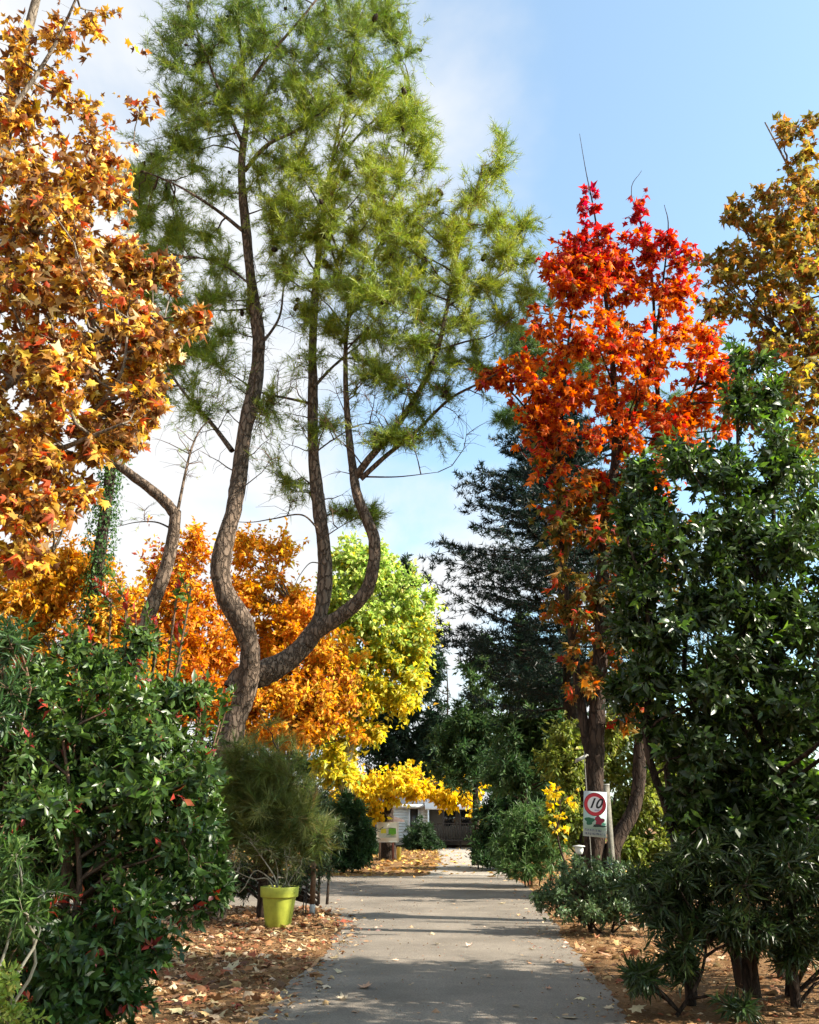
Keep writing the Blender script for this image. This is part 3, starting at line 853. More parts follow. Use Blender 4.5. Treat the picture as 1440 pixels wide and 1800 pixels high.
li3, lr3 = stem_px([(303, 930), (275, 918), (240, 918), (205, 926)], YS, .02, .006, 20)
b = Buf(); tubes(b, li2, lr2, 7); tubes(b, li3, lr3, 6); lean.part('branch', b, BARK_PINE, smooth=True)
tp = blob_tips([(320, 790, YS, 60, 60, .7, 40), (250, 900, YS, 50, 30, .5, 22), (340, 830, YS, 35, 50, .5, 20)], rg)
b = Buf(); twl = grow(b, [(li2, lr2), (li3, lr3)], tp, 14, rg, .008, .004); lean.part('twigs', b, BARK_TWIG, kind='stuff')
lv = Leaves('needle'); tufts(lv, twl[::3], 1, 14, .10, PINEC, rg); lean.leaves(lv, LEAF_NEEDLE)

YI = 26.0
pi_ = P(185, 900, YI)
ivy = Thing('ivy_trunk', 'upright trunk wrapped in green ivy behind the leaning pine', 'tree', (pi_[0], YI, 0))
tr = catmull(np.array([[pi_[0], YI, z] for z in (0, 2, 4, 6, 8, 10.5, 13.2)]), 40)
b = Buf(); tubes(b, tr, np.linspace(.30, .16, 40), 10, None, .06, rg); ivy.part('trunk', b, BARK_DARK, smooth=True)
n = 5200; zz = rg.uniform(1, 13.4, n); an = rg.uniform(0, 6.283, n); rr = .30 + .12 * np.abs(rg.normal(size=n)) + .06 * np.sin(zz * 2)
pos = np.stack([pi_[0] + rr * np.cos(an), YI + rr * np.sin(an), zz], 1)
outw = np.stack([np.cos(an), np.sin(an), 0.5 + 0 * an], 1)
lv = Leaves('rhomb'); lv.add(pos, np.array([0, 0, -1.0]) + .7 * rg.normal(size=(n, 3)), outw + .4 * rg.normal(size=(n, 3)), .12, palette([(0.03, .09, .02, 3), (.06, .13, .025, 2), (.09, .17, .03, 1)], n, rg))
ivy.leaves(lv, LEAF_SOFT, crown='ivy')

# ------------------------------------------------------------------ broadleaf builder
def broad(name, label, base, stems, blobs, lf, mat, pal, seed, bark=BARK_GREY, K=60, per=6, size=.1, gap=.12, npick=0, cat='tree', arr='spread', limb_r=.02, twig_r=.004, up=.6, shell=.5, group=None, cols=None, trunk='trunk', gscale=1.6, kw=None, sides=10, limb_name='limbs', dn=1.0, tfrac=1.0, jr=0.22):
    rng = np.random.default_rng(seed)
    t = Thing(name, label, cat, base, group)
    for s in stems:
        b = Buf(); tubes(b, s[0], s[1], sides, None, .05, rng); t.part(trunk, b, bark, smooth=True)
    tips = blob_tips(blobs, rng, gap, shell, gscale, dn, jr)
    b = Buf(); tw = grow(b, stems, tips, K, rng, limb_r, twig_r, up, tfrac=tfrac)
    t.part(limb_name, b, bark, kind='stuff')
    lv = Leaves(lf)
    kw = kw or {}
    if arr == 'spread':
        spread(lv, tw, per, size, pal, rng, cols=cols, **kw)
    elif arr == 'rosette':
        rosette(lv, tw, per, size, pal, rng, cols=cols, **kw)
    else:
        tufts(lv, tw, kw.pop('shoots', 3), per, size, pal, rng, **kw)
    t.leaves(lv, mat, npick, 'crown' if cat == 'tree' else 'foliage', seed)
    return t, tw


def vstem(x, y, z, r0, r1, rng, lean=(0, 0), z0=0.0, wob=.06, n=24):
    k = np.linspace(0, 1, 7)[:, None]
    p = np.array([[x, y, z0]]) + k * np.array([[lean[0], lean[1], z - z0]])
    p[1:-1] += rng.normal(0, wob, (5, 3)) * [1, 1, .3]
    return catmull(p, n), np.linspace(r0, r1, n)


rv = np.random.default_rng(5)
# ---- left foreground autumn tree
ORANGE = [(0.56, 0.29, 0.04, 3), (0.68, 0.43, 0.07, 3), (0.38, 0.18, 0.04, 2.6), (0.17, 0.075, 0.03, 3.0), (0.52, 0.10, 0.03, 0.8), (0.78, 0.62, 0.32, 1.8), (0.54, 0.43, 0.07, 1.4)]
xb = P(-190, 900, 9.4)[0]
st = [vstem(xb, 9.4, 13.5, .24, .05, rv, (.6, -.2))]
for path, r0 in (([(-150, 980), (20, 830), (130, 780), (215, 745)], .06), ([(-150, 800), (40, 660), (180, 600), (290, 560)], .06), ([(-140, 560), (20, 420), (120, 330), (200, 250)], .06), ([(-140, 400), (0, 220), (90, 90), (150, -40)], .05), ([(-140, 1100), (-40, 1000), (40, 970), (90, 980)], .05), ([(140, 770), (170, 720), (215, 650), (225, 560)], .03)):
    st.append(stem_px(path, 9.1, r0, .012, 24, 9.1 + np.cumsum(rv.normal(0, .25, len(path)))))
blobs = [(60, 70, 9, 90, 80, 1.0, 34), (160, 40, 9.2, 50, 50, .6, 9), (60, 190, 9, 110, 80, 1.2, 80), (180, 190, 9.1, 60, 55, .7, 26), (250, 110, 9.3, 22, 30, .3, 3), (270, 175, 9.3, 22, 25, .3, 5),
         (70, 330, 9, 150, 100, 1.3, 190), (190, 300, 9.2, 60, 70, .8, 60), (110, 470, 9, 150, 100, 1.3, 200), (230, 480, 9, 45, 60, .7, 40), (285, 480, 9, 40, 38, .4, 24), (262, 590, 9, 70, 60, .8, 75), (340, 560, 8.8, 36, 24, .4, 13),
         (100, 640, 9, 150, 90, 1.3, 190), (250, 680, 9, 55, 70, .7, 75), (60, 780, 8.8, 110, 80, 1.1, 130), (190, 760, 9, 75, 50, .8, 60), (45, 890, 8.7, 85, 60, 1, 75), (50, 985, 8.5, 60, 36, .6, 42), (150, 860, 8.8, 50, 30, .4, 8), (-200, 500, 9.6, 200, 480, 2, 230)]
broad('plane_tree', 'orange and gold autumn tree at the left edge above the green shrub', (xb, 9.4, 0), st, blobs, 'maple', LEAF_AUT, ORANGE, 31, K=130, per=8, size=.102, gap=.20, dn=2.2, tfrac=.5, npick=300, twig_r=.0042, up=.35, shell=.42, gscale=2.4, kw=dict(a0=.1, droop=.45, upn=.4, sun=.6, patch=.3, jit=.35))

# ---- red maple
YM = 16.0
xm = P(1048, 1500, YM)[0]
st = [stem_px([(1048, 1640), (1046, 1500), (1045, 1400), (1047, 1320), (1050, 1250), (1058, 1100), (1064, 950), (1082, 800), (1078, 650), (1062, 500), (1046, 380), (1030, 300), (1019, 235)], YM, [.20, .185, .17, .16, .15, .12, .10, .07, .045, .022, .010, .005], 0, 70),
      stem_px([(1049, 1370), (1032, 1300), (1022, 1240), (1008, 1140), (990, 1000), (982, 850), (990, 700), (1004, 560), (1020, 450)], YM, .115, .012, 50, YM + np.linspace(0, .3, 9)),
      stem_px([(1070, 1640), (1076, 1510), (1085, 1475), (1111, 1430), (1123, 1380), (1125, 1310), (1136, 1200), (1146, 1000), (1158, 800), (1152, 600), (1142, 450), (1110, 340), (1128, 300)], YM, [.15, .145, .13, .12, .12, .11, .09, .07, .045, .022, .010, .005], 0, 60, YM + np.linspace(-.1, .3, 13)),
      stem_px([(1150, 900), (1190, 760), (1230, 660), (1260, 580)], YM, .05, .012, 24), stem_px([(1000, 900), (950, 760), (900, 690), (860, 660)], YM, .04, .01, 24), stem_px([(1085, 800), (1140, 650), (1165, 500), (1175, 400), (1168, 360)], YM, .04, .006, 24)]
mb = [(960, 800, YM, 50, 45, .7, 26), (1130, 830, YM, 80, 45, .9, 34), (1190, 800, YM, 60, 36, .7, 26), (945, 715, YM, 50, 36, .7, 22), (1070, 870, YM, 120, 40, 1, 34), (1270, 650, YM, 45, 50, .6, 24), (1040, 350, YM, 26, 36, .35, 8), (1050, 410, YM, 46, 40, .4, 22), (1050, 470, YM, 60, 40, .5, 30), (1020, 500, YM, 60, 45, .6, 30), (1110, 480, YM, 50, 40, .5, 22), (1120, 370, YM, 22, 60, .3, 8), (1130, 440, YM, 50, 50, .5, 24), (1165, 430, YM, 40, 50, .5, 18), (1010, 440, YM, 40, 40, .5, 18), (1070, 450, YM, 90, 45, .8, 36), (1200, 460, YM, 36, 40, .5, 14), (1290, 700, YM, 30, 50, .5, 20), (1220, 740, YM, 70, 45, .8, 30), (1100, 900, YM, 110, 70, 1.2, 40), (990, 900, YM, 60, 70, 1, 26), (1010, 1080, YM, 70, 90, 1, 30), (1120, 1090, YM, 80, 90, 1, 30), (1000, 475, YM, 55, 55, .8, 44), (1090, 520, YM, 90, 60, 1, 60), (1180, 510, YM, 60, 55, .9, 46), (955, 565, YM, 45, 60, .8, 44), (1040, 600, YM, 110, 60, 1.2, 80), (1150, 610, YM, 90, 60, 1.1, 64), (1225, 600, YM, 50, 55, .8, 34), (870, 660, YM, 42, 20, .5, 24), (925, 655, YM, 45, 45, .7, 36), (1000, 690, YM, 80, 50, 1.1, 60), (1120, 690, YM, 90, 55, 1.1, 66), (1235, 690, YM, 55, 45, .8, 40), (1270, 740, YM, 35, 35, .6, 20), (960, 745, YM, 40, 45, .7, 26), (1050, 770, YM, 90, 50, 1.1, 56), (1170, 760, YM, 70, 35, 1, 34), (1080, 840, YM, 90, 45, 1.1, 40), (1000, 850, YM, 50, 60, .9, 24), (1060, 930, YM, 90, 60, 1.2, 26), (1040, 1040, YM, 85, 60, 1.2, 20), (1080, 1130, YM, 80, 50, 1.2, 20), (1030, 1190, YM, 70, 45, 1.1, 24), (1115, 1255, YM, 50, 35, .7, 26), (1150, 1000, YM, 60, 90, 1, 30), (985, 960, YM, 40, 60, .8, 16)]
REDS = [(0.52, 0.08, 0.022, 2.6), (0.66, 0.15, 0.024, 3), (0.38, 0.03, 0.022, 1.4), (0.74, 0.24, 0.03, 2.2), (0.26, 0.015, 0.03, .6)]
LOWM = [(0.40, 0.15, 0.025, 1.6), (0.24, 0.13, 0.03, 3), (0.14, 0.12, 0.025, 3), (0.08, 0.11, 0.02, 3), (0.60, 0.22, 0.03, 1)]
TOPM = [(0.28, 0.012, 0.035, 2), (0.48, 0.03, 0.03, 3), (0.56, 0.06, 0.02, 1.5)]


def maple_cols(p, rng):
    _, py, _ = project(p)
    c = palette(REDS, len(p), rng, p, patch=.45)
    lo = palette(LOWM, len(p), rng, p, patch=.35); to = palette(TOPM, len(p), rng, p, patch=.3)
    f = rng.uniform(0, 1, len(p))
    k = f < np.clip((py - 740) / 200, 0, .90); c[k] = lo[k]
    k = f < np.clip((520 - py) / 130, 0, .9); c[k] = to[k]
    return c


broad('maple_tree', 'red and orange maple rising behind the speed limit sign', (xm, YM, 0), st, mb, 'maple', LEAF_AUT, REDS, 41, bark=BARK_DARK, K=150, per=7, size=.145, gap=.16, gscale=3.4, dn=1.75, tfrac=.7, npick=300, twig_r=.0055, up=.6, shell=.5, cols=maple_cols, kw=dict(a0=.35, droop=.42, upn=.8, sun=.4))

# ---- golden plane tree at the right edge
GOLD = [(0.26, 0.18, 0.03, 3), (0.34, 0.16, 0.035, 2.5), (0.19, 0.16, 0.03, 2.8), (0.55, 0.38, 0.05, 1.3), (0.34, 0.08, 0.04, 1.2), (0.13, 0.12, 0.03, 1.6)]
xg = P(1640, 900, 13)[0]
st = [vstem(xg, 13, 14.5, .24, .06, rv, (-.4, 0))]
for path, r0 in (([(1600, 900), (1500, 720), (1440, 645), (1380, 590), (1322, 540), (1285, 490)], .07), ([(1610, 700), (1500, 500), (1440, 400), (1390, 300), (1345, 215)], .06), ([(1600, 800), (1480, 640), (1380, 500), (1330, 430)], .05), ([(1600, 950), (1500, 850), (1400, 790), (1340, 740), (1290, 720)], .05)):
    st.append(stem_px(path, 12.6, r0, .012, 24, 12.6 + np.cumsum(rv.normal(0, .2, len(path)))))
gb = [(1425, 240, 12.5, 30, 55, .5, 14), (1375, 225, 12.5, 32, 28, .4, 15), (1415, 330, 12.5, 60, 60, .9, 60), (1345, 345, 12.5, 26, 26, .4, 9), (1300, 380, 12.5, 30, 34, .4, 17), (1360, 410, 12.5, 60, 45, .8, 48), (1425, 440, 12.5, 70, 60, 1, 66), (1300, 460, 12.5, 55, 40, .7, 36), (1370, 510, 12.5, 75, 60, 1, 70), (1260, 470, 12.5, 36, 26, .5, 14), (1275, 545, 12.5, 45, 40, .7, 26), (1425, 590, 12.5, 70, 70, 1, 84), (1340, 610, 12.5, 60, 55, .9, 46), (1400, 690, 12.5, 75, 60, 1, 60), (1320, 720, 12.5, 50, 50, .8, 24), (1420, 780, 12.5, 60, 50, .9, 34), (1600, 500, 13, 170, 330, 1.8, 200)]
broad('plane_tree', 'olive and gold autumn tree at the right edge above the tall hedge', (xg, 13, 0), st, gb, 'maple', LEAF_AUT, GOLD, 51, K=130, per=6, size=.122, gap=.05, dn=1.9, tfrac=.6, npick=300, twig_r=.0045, up=.35, shell=.36, kw=dict(a0=.1, droop=.4, upn=.7, sun=.2))

# ---- left green shrub (glossy leaves, red young tips)
PHO = [(0.026, 0.055, 0.012, 3), (0.045, 0.088, 0.016, 3), (0.085, 0.145, 0.024, 2.0), (0.15, 0.225, 0.036, 1.2)]
REDTIP = [(0.42, 0.05, 0.03, 2), (0.30, 0.04, 0.035, 2), (0.45, 0.12, 0.05, 1), (0.20, 0.05, 0.05, 1)]
st = []
for k in range(9):
    x0 = -3.35 + rv.uniform(-.9, .9); y0 = 7.5 + rv.uniform(-.5, .5)
    st.append(vstem(x0, y0, rv.uniform(1.6, 2.4), .035, .012, rv, (rv.uniform(-.5, .7), rv.uniform(-.5, .3)), wob=.05, n=16))
lb_ = [(180, 1165, 7.9, 60, 36, .4, 60), (60, 1190, 7.8, 50, 40, .4, 50), (280, 1220, 8, 70, 36, .4, 60), (250, 1130, 8.1, 40, 40, .3, 24), (120, 1130, 8, 36, 36, .3, 20), (80, 1290, 7.5, 150, 100, .9, 230), (240, 1290, 7.5, 110, 85, .8, 180), (340, 1390, 7.5, 58, 85, .6, 110), (210, 1410, 7.2, 150, 90, .8, 200), (50, 1420, 7, 120, 90, .8, 130), (310, 1520, 7.4, 80, 85, .7, 130), (220, 1610, 6.9, 100, 90, .7, 150), (110, 1700, 6.6, 130, 90, .7, 160), (40, 1600, 6.8, 90, 90, .7, 80), (210, 1720, 6.8, 70, 70, .6, 90), (130, 1205, 7.7, 150, 40, .8, 90), (330, 1220, 8.0, 60, 35, .5, 36), (60, 1800, 6.4, 150, 70, .6, 70), (-160, 1450, 7.5, 140, 260, 1, 260), (120, 1500, 8.2, 150, 90, .5, 200), (100, 1350, 8.2, 160, 80, .5, 150), (230, 1650, 7.9, 80, 50, .4, 60), (372, 1560, 7.7, 34, 55, .3, 60), (360, 1470, 7.6, 46, 60, .4, 60)]
t, tw = broad('photinia_shrub', 'large glossy dark green shrub in the left foreground', (-3.35, 7.5, 0), st, lb_, 'ovate', LEAF_GLOSS, PHO, 61, bark=BARK_TWIG, K=120, per=10, size=.112, gap=.04, dn=1.65, tfrac=.4, npick=300, cat='shrub', arr='rosette', limb_r=.012, twig_r=.0038, up=1.0, shell=.42, trunk='stem', sides=6, kw=dict(a0=.35, lo=28, hi=88, tipcol=REDTIP, tipfrac=.035))
# upright red-tipped shoots above it
rg = np.random.default_rng(62)
sh = []
for (x, y, h) in [(60, 1215, 110), (150, 1160, 150), (215, 1150, 140), (190, 1000, 80), (230, 1040, 90), (250, 1190, 120), (300, 1185, 130), (330, 1000, 60), (340, 1190, 110), (375, 1210, 80), (105, 1180, 90), (280, 1060, 90), (165, 1100, 120), (270, 1190, 60), (310, 1090, 90), (390, 1200, 60), (35, 1140, 70), (180, 1200, 60)]:
    Yq = 8.2 + rg.uniform(-.4, .6)
    for q in range(2):
        a = P(x + rg.normal(0, 10), y + h, Yq); c = P(x + rg.normal(0, 14), y + rg.uniform(0, 40), Yq)
        sh.append(bez(a[None], c[None], np.array([[0, 0, 1.0]]), 5)[0])
sh = np.array(sh)
red = Thing('red_tip_shrub', 'upright shoots with red young leaves behind the glossy left shrub', 'shrub', (P(210, 1200, 8.3)[0], 8.3, 0))
b = Buf()
for s in sh:
    foot = np.array([red.base[0] + (s[0, 0] - red.base[0]) * .35, red.base[1] + (s[0, 1] - red.base[1]) * .4, 0])
    tubes(b, catmull(np.vstack([foot, (foot + s[0]) / 2 + rg.normal(0, .05, 3), s]), 14), np.linspace(.014, .004, 14), 5)
red.part('stem', b, BARK_TWIG, kind='stuff')
sh2 = []
for s in sh:
    foot = np.array([red.base[0] + (s[0, 0] - red.base[0]) * .35, red.base[1] + (s[0, 1] - red.base[1]) * .4, 0])
    for lo_, hi_ in ((.35, .68), (.66, 1.0)):
        sh2.append(foot + (s[0] - foot) * np.linspace(lo_, hi_, 5)[:, None])
lv = Leaves('ovate'); rosette(lv, np.array(sh2), 26, .115, PHO + [(0.09, .14, .035, 2)], rg, a0=0, lo=30, hi=80)
rosette(lv, sh, 24, .115, PHO + [(0.09, .14, .035, 2), (0.2, .10, .04, 1)], rg, a0=.05, lo=20, hi=75, tipcol=REDTIP, tipfrac=.8)
red.leaves(lv, LEAF_GLOSS, 120, 'foliage')

# ---- oleanders at the left edge, pale yellow-green bush at bottom left
OLE = [(0.025, 0.058, 0.016, 3), (0.042, 0.088, 0.022, 2), (0.07, 0.13, 0.03, 1.2)]
broad('oleander_shrub', 'narrow-leaved oleander at the left edge of the photo below the orange tree', (P(-10, 1200, 6.9)[0], 6.9, 0), [vstem(P(-10, 1200, 6.9)[0] + rv.uniform(-.2, .2), 6.9, 2.6, .03, .01, rv, (rv.uniform(-.2, .2), 0), n=14) for _ in range(4)],
      [(10, 1130, 6.8, 45, 55, .4, 46), (0, 1240, 6.8, 60, 60, .5, 50), (-90, 1250, 7, 80, 150, .6, 90)], 'lance', LEAF_GLOSS, OLE, 71, bark=BARK_TWIG, K=24, per=13, size=.15, gap=0, npick=80, cat='shrub', arr='rosette', limb_r=.01, twig_r=.004, up=1.2, trunk='stem', sides=6, kw=dict(a0=.3, lo=15, hi=60))
broad('oleander_shrub', 'sunlit narrow-leaved oleander sprays in front of the glossy left shrub', (P(-30, 1600, 5.6)[0], 5.6, 0), [vstem(P(-30, 1600, 5.6)[0] + rv.uniform(-.15, .25), 5.6 + rv.uniform(-.1, .1), 1.15, .016, .006, rv, (rv.uniform(-.05, .2), 0), n=14) for _ in range(5)],
      [(15, 1500, 5.6, 42, 40, .25, 26), (25, 1590, 5.6, 50, 60, .3, 40), (80, 1560, 5.6, 40, 20, .2, 8), (-100, 1560, 5.7, 80, 110, .4, 60)], 'lance', LEAF_SOFT, [(0.05, .10, .025, 2), (.085, .15, .035, 2), (.13, .19, .045, 1)], 72, bark=BARK_PALE, K=16, per=14, size=.125, gap=0, npick=120, cat='shrub', arr='rosette', limb_r=.009, twig_r=.0035, up=1.0, trunk='stem', sides=6, kw=dict(a0=.25, lo=15, hi=65))
broad('privet_bush', 'small pale yellow-green bush in the bottom left corner', (P(0, 1780, 5.4)[0], 5.4, 0), [vstem(P(0, 1780, 5.4)[0] + rv.uniform(-.1, .1), 5.4, .7, .012, .005, rv, (rv.uniform(-.1, .1), 0), n=10) for _ in range(4)],
      [(10, 1730, 5.4, 34, 50, .2, 34), (25, 1790, 5.4, 45, 40, .2, 30), (-60, 1760, 5.4, 50, 60, .3, 40)], 'ovate', LEAF_SOFT, [(0.30, .36, .06, 2), (.20, .28, .05, 2), (.40, .42, .10, 1)], 73, bark=BARK_TWIG, K=14, per=10, size=.055, gap=0, npick=150, cat='shrub', arr='rosette', limb_r=.006, twig_r=.0025, up=1.0, trunk='stem', sides=6, kw=dict(a0=.2, lo=30, hi=85))

# ---- right tall evergreen hedge: laurel above, oleander in front below
LAU = [(0.022, 0.042, 0.010, 3), (0.034, 0.062, 0.013, 3), (0.055, 0.095, 0.018, 1.6)]
NEWG_LIT = [(0.14, 0.25, 0.035, 2), (0.22, 0.34, 0.045, 1), (0.08, 0.16, 0.028, 2)]  # young growth, also used to paint the sunlit top of the hedge
st = []
for k in range(8):
    px_ = 1180 + k * 55
    st.append(vstem(P(px_, 1600, 9.8)[0], 9.8 + rv.uniform(-.5, .6), rv.uniform(4.2, 5.6), .06, .014, rv, (rv.uniform(-.3, .3), 0), wob=.1, n=24))
st.append(stem_px([(1310, 1500), (1300, 900), (1295, 700), (1290, 590)], 9.8, .04, .006, 24)); st.append(stem_px([(1370, 1500), (1360, 900), (1352, 720), (1350, 640)], 9.8, .04, .006, 24))
hb = [(1110, 900, 9.8, 40, 60, .5, 60), (1105, 1000, 9.8, 45, 60, .5, 60), (1100, 1100, 9.8, 45, 60, .5, 60), (1120, 1210, 9.6, 60, 60, .6, 80), (1180, 1290, 9.5, 60, 60, .6, 80), (1230, 1400, 9.3, 70, 60, .6, 100), (1330, 1440, 9.1, 110, 50, .7, 140), (1250, 1460, 9.2, 70, 40, .6, 70), (1330, 960, 10.3, 150, 160, .5, 150), (1330, 1180, 10.3, 150, 160, .5, 150), (1650, 1050, 7.2, 130, 330, .9, 380), (1720, 1400, 6.4, 130, 250, .8, 220), (1290, 610, 9.8, 24, 45, .25, 13), (1295, 690, 9.8, 36, 50, .4, 30), (1355, 670, 9.8, 30, 50, .4, 26), (1350, 740, 9.8, 60, 40, .5, 46), (1120, 830, 9.8, 40, 40, .4, 24), (1185, 800, 9.8, 50, 40, .5, 40), (1270, 820, 9.8, 90, 60, .8, 110), (1380, 830, 9.8, 80, 60, .8, 100), (1150, 920, 9.6, 55, 60, .7, 74), (1270, 940, 9.6, 110, 80, .9, 150), (1400, 950, 9.5, 90, 90, .9, 130), (1130, 1030, 9.6, 55, 60, .7, 70), (1240, 1070, 9.4, 110, 80, .9, 160), (1380, 1100, 9.3, 110, 100, .9, 180), (1150, 1160, 9.5, 65, 70, .7, 96), (1270, 1210, 9.2, 110, 80, .9, 170), (1400, 1250, 9.2, 90, 90, .9, 150), (1250, 1320, 9.2, 70, 50, .8, 80), (1350, 1370, 9.2, 100, 60, .8, 120), (1430, 1420, 9.2, 70, 80, .8, 90), (1600, 1150, 9.6, 140, 420, 1.2, 420)]
t, tw = broad('laurel_shrub', 'tall dark evergreen shrub with light green shoot tips on the right', (P(1350, 1600, 9.8)[0], 9.8, 0), st, hb, 'ovate', LEAF_GLOSS, LAU, 81, bark=BARK_DARK, K=150, per=10, size=.14, gap=.02, dn=1.6, tfrac=.35, npick=300, cat='shrub', arr='rosette', limb_r=.014, twig_r=.0042, up=1.0, shell=.42, trunk='stem', sides=7, kw=dict(a0=.3, lo=22, hi=85, tipcol=NEWG_LIT, tipfrac=.07, lit_z=(4.0, 6.2)))
st = [stem_px([(1215, 1768), (1205, 1660), (1210, 1560), (1200, 1480)], 8.9, .05, .015, 20, [9.0, 8.9, 8.8, 8.8]), stem_px([(1322, 1752), (1316, 1650), (1320, 1560), (1330, 1480)], 8.9, .085, .02, 20), stem_px([(1180, 1800), (1230, 1720), (1245, 1640)], 8.5, .02, .01, 16), stem_px([(1400, 1770), (1390, 1640), (1400, 1540), (1420, 1450)], 8.7, .05, .014, 20)]
ob = [(1150, 1560, 8.9, 60, 55, .6, 80), (1230, 1530, 8.8, 80, 60, .7, 120), (1340, 1520, 8.7, 100, 70, .8, 160), (1430, 1550, 8.5, 70, 90, .7, 120), (1200, 1620, 8.8, 70, 45, .6, 80), (1300, 1630, 8.6, 100, 50, .7, 120), (1410, 1660, 8.4, 80, 50, .7, 90), (1130, 1715, 8.5, 42, 30, .4, 46), (1190, 1690, 8.6, 40, 40, .4, 36), (1300, 1780, 8.2, 50, 26, .4, 20), (1560, 1550, 8.6, 100, 180, .8, 170)]
broad('oleander_shrub', 'dark narrow-leaved shrub overhanging the right edge of the road', (P(1300, 1700, 8.9)[0], 8.9, 0), st, ob, 'lance', LEAF_GLOSS, [(0.022, .042, .012, 3), (.034, .060, .016, 2), (.05, .08, .022, 1)], 82, bark=BARK_DARK, K=90, per=12, size=.155, gap=.03, dn=1.5, tfrac=.5, npick=300, cat='shrub', arr='rosette', limb_r=.012, twig_r=.004, up=.9, shell=.45, trunk='stem', sides=7, kw=dict(a0=.25, lo=18, hi=72))

# the same kind of evergreen goes on towards the viewer, just outside the frame, and shades the near road
st = [vstem(4.6 + .5 * k, 5.2 + rv.uniform(-.4, .4), rv.uniform(4.5, 6), .06, .014, rv, (rv.uniform(-.2, .2), 0), wob=.1, n=20) for k in range(3)]
broad('laurel_shrub', 'tall evergreen shrub standing nearest the viewer beside the right verge', (5.1, 5.2, 0), st, [(1920, 620, 5.3, 180, 420, .8, 800), (1920, 1150, 5.3, 190, 330, .8, 520), (1900, 500, 4.4, 180, 420, .6, 420), (1900, 1000, 4.4, 180, 420, .6, 320), (2150, 700, 5.6, 120, 400, .7, 160)], 'ovate', LEAF_GLOSS, LAU, 83, bark=BARK_DARK, K=60, per=8, size=.155, gap=.06, cat='shrub', arr='rosette', limb_r=.014, twig_r=.0042, up=1.0, shell=.42, trunk='stem', sides=6, tfrac=.3, kw=dict(a0=.3, lo=22, hi=85))

# ---- low dense bush by the right road edge, in front of the maple
st = [vstem(P(1040, 1600, 14.6)[0] + rv.uniform(-.5, .5), 14.6 + rv.uniform(-.3, .3), .9, .02, .008, rv, (rv.uniform(-.3, .3), 0), n=12) for _ in range(6)]
broad('pittosporum_bush', 'low dense small-leaved bush at the foot of the speed limit sign', (P(1040, 1600, 14.6)[0], 14.6, 0), st, [(1000, 1545, 14.5, 58, 45, .6, 190), (1070, 1550, 14.5, 60, 50, .7, 210), (965, 1575, 14.4, 36, 30, .4, 80), (1040, 1600, 14.2, 80, 30, .6, 170), (1120, 1580, 14.3, 45, 55, .6, 140)], 'ovate', LEAF_GLOSS, [(0.04, .075, .03, 3), (.065, .11, .04, 3), (.10, .15, .06, 2), (.17, .20, .11, .8)], 91, bark=BARK_DARK, K=60, per=10, size=.09, gap=.03, npick=200, dn=1.2, tfrac=.4, cat='shrub', arr='rosette', limb_r=.009, twig_r=.004, up=.9, shell=.42, trunk='stem', sides=6, kw=dict(a0=.2))

# ---- sunlit olive shrubs behind the maple
st = [vstem(P(1090, 1400, 21)[0] + rv.uniform(-1.2, 1.6), 21 + rv.uniform(-.5, .5), rv.uniform(2, 3.5), .05, .02, rv, (rv.uniform(-.4, .4), 0), n=16) for _ in range(6)]
broad('elaeagnus_hedge', 'sunlit olive-green hedge behind the maple trunks', (P(1090, 1400, 21)[0], 21, 0), st, [(1000, 1330, 21, 60, 70, .8, 330), (1080, 1310, 21.4, 60, 80, .9, 400), (1150, 1390, 21, 70, 80, 1, 420), (1180, 1300, 21.3, 60, 70, .9, 280), (1090, 1430, 20.8, 90, 50, .9, 380), (990, 1440, 20.6, 40, 50, .6, 180), (1230, 1400, 21, 50, 90, .9, 240), (1330, 1350, 21, 110, 120, 1, 350), (1120, 1500, 20.6, 80, 35, .8, 260), (1220, 1490, 20.6, 70, 50, .8, 260), (1330, 1490, 20.6, 90, 50, .8, 260), (1110, 1550, 20.2, 90, 25, .7, 160), (1260, 1550, 20.2, 110, 30, .7, 200)], 'rhomb', LEAF_SOFT, [(0.10, .135, .03, 3), (.17, .21, .04, 3), (.27, .30, .06, 2), (.38, .37, .14, 1), (.30, .19, .04, .5)], 101, bark=BARK_DARK, K=70, per=8, size=.12, gap=.04, cat='hedge', dn=1.5, tfrac=.15, limb_r=.012, twig_r=.005, trunk='stem', sides=6, shell=.5, kw=dict(a0=.1, upn=.7, sun=.6))
broad('grape_vine', 'patch of bright yellow leaves left of the speed limit sign', (P(985, 1480, 19.5)[0], 19.5, 0), [vstem(P(985, 1480, 19.5)[0], 19.5, 2.2, .03, .012, rv, n=12)], [(975, 1395, 19.5, 20, 22, .3, 26), (1005, 1405, 19.5, 22, 20, .3, 12), (985, 1440, 19.5, 25, 26, .3, 18)], 'maple', LEAF_AUT, [(0.75, .56, .03, 3), (.7, .42, .03, 2), (.5, .5, .05, 1)], 102, bark=BARK_DARK, K=10, per=1.6, size=.12, gap=0, cat='vine', sides=6, trunk='stem', kw=dict(a0=.2, sun=.8))

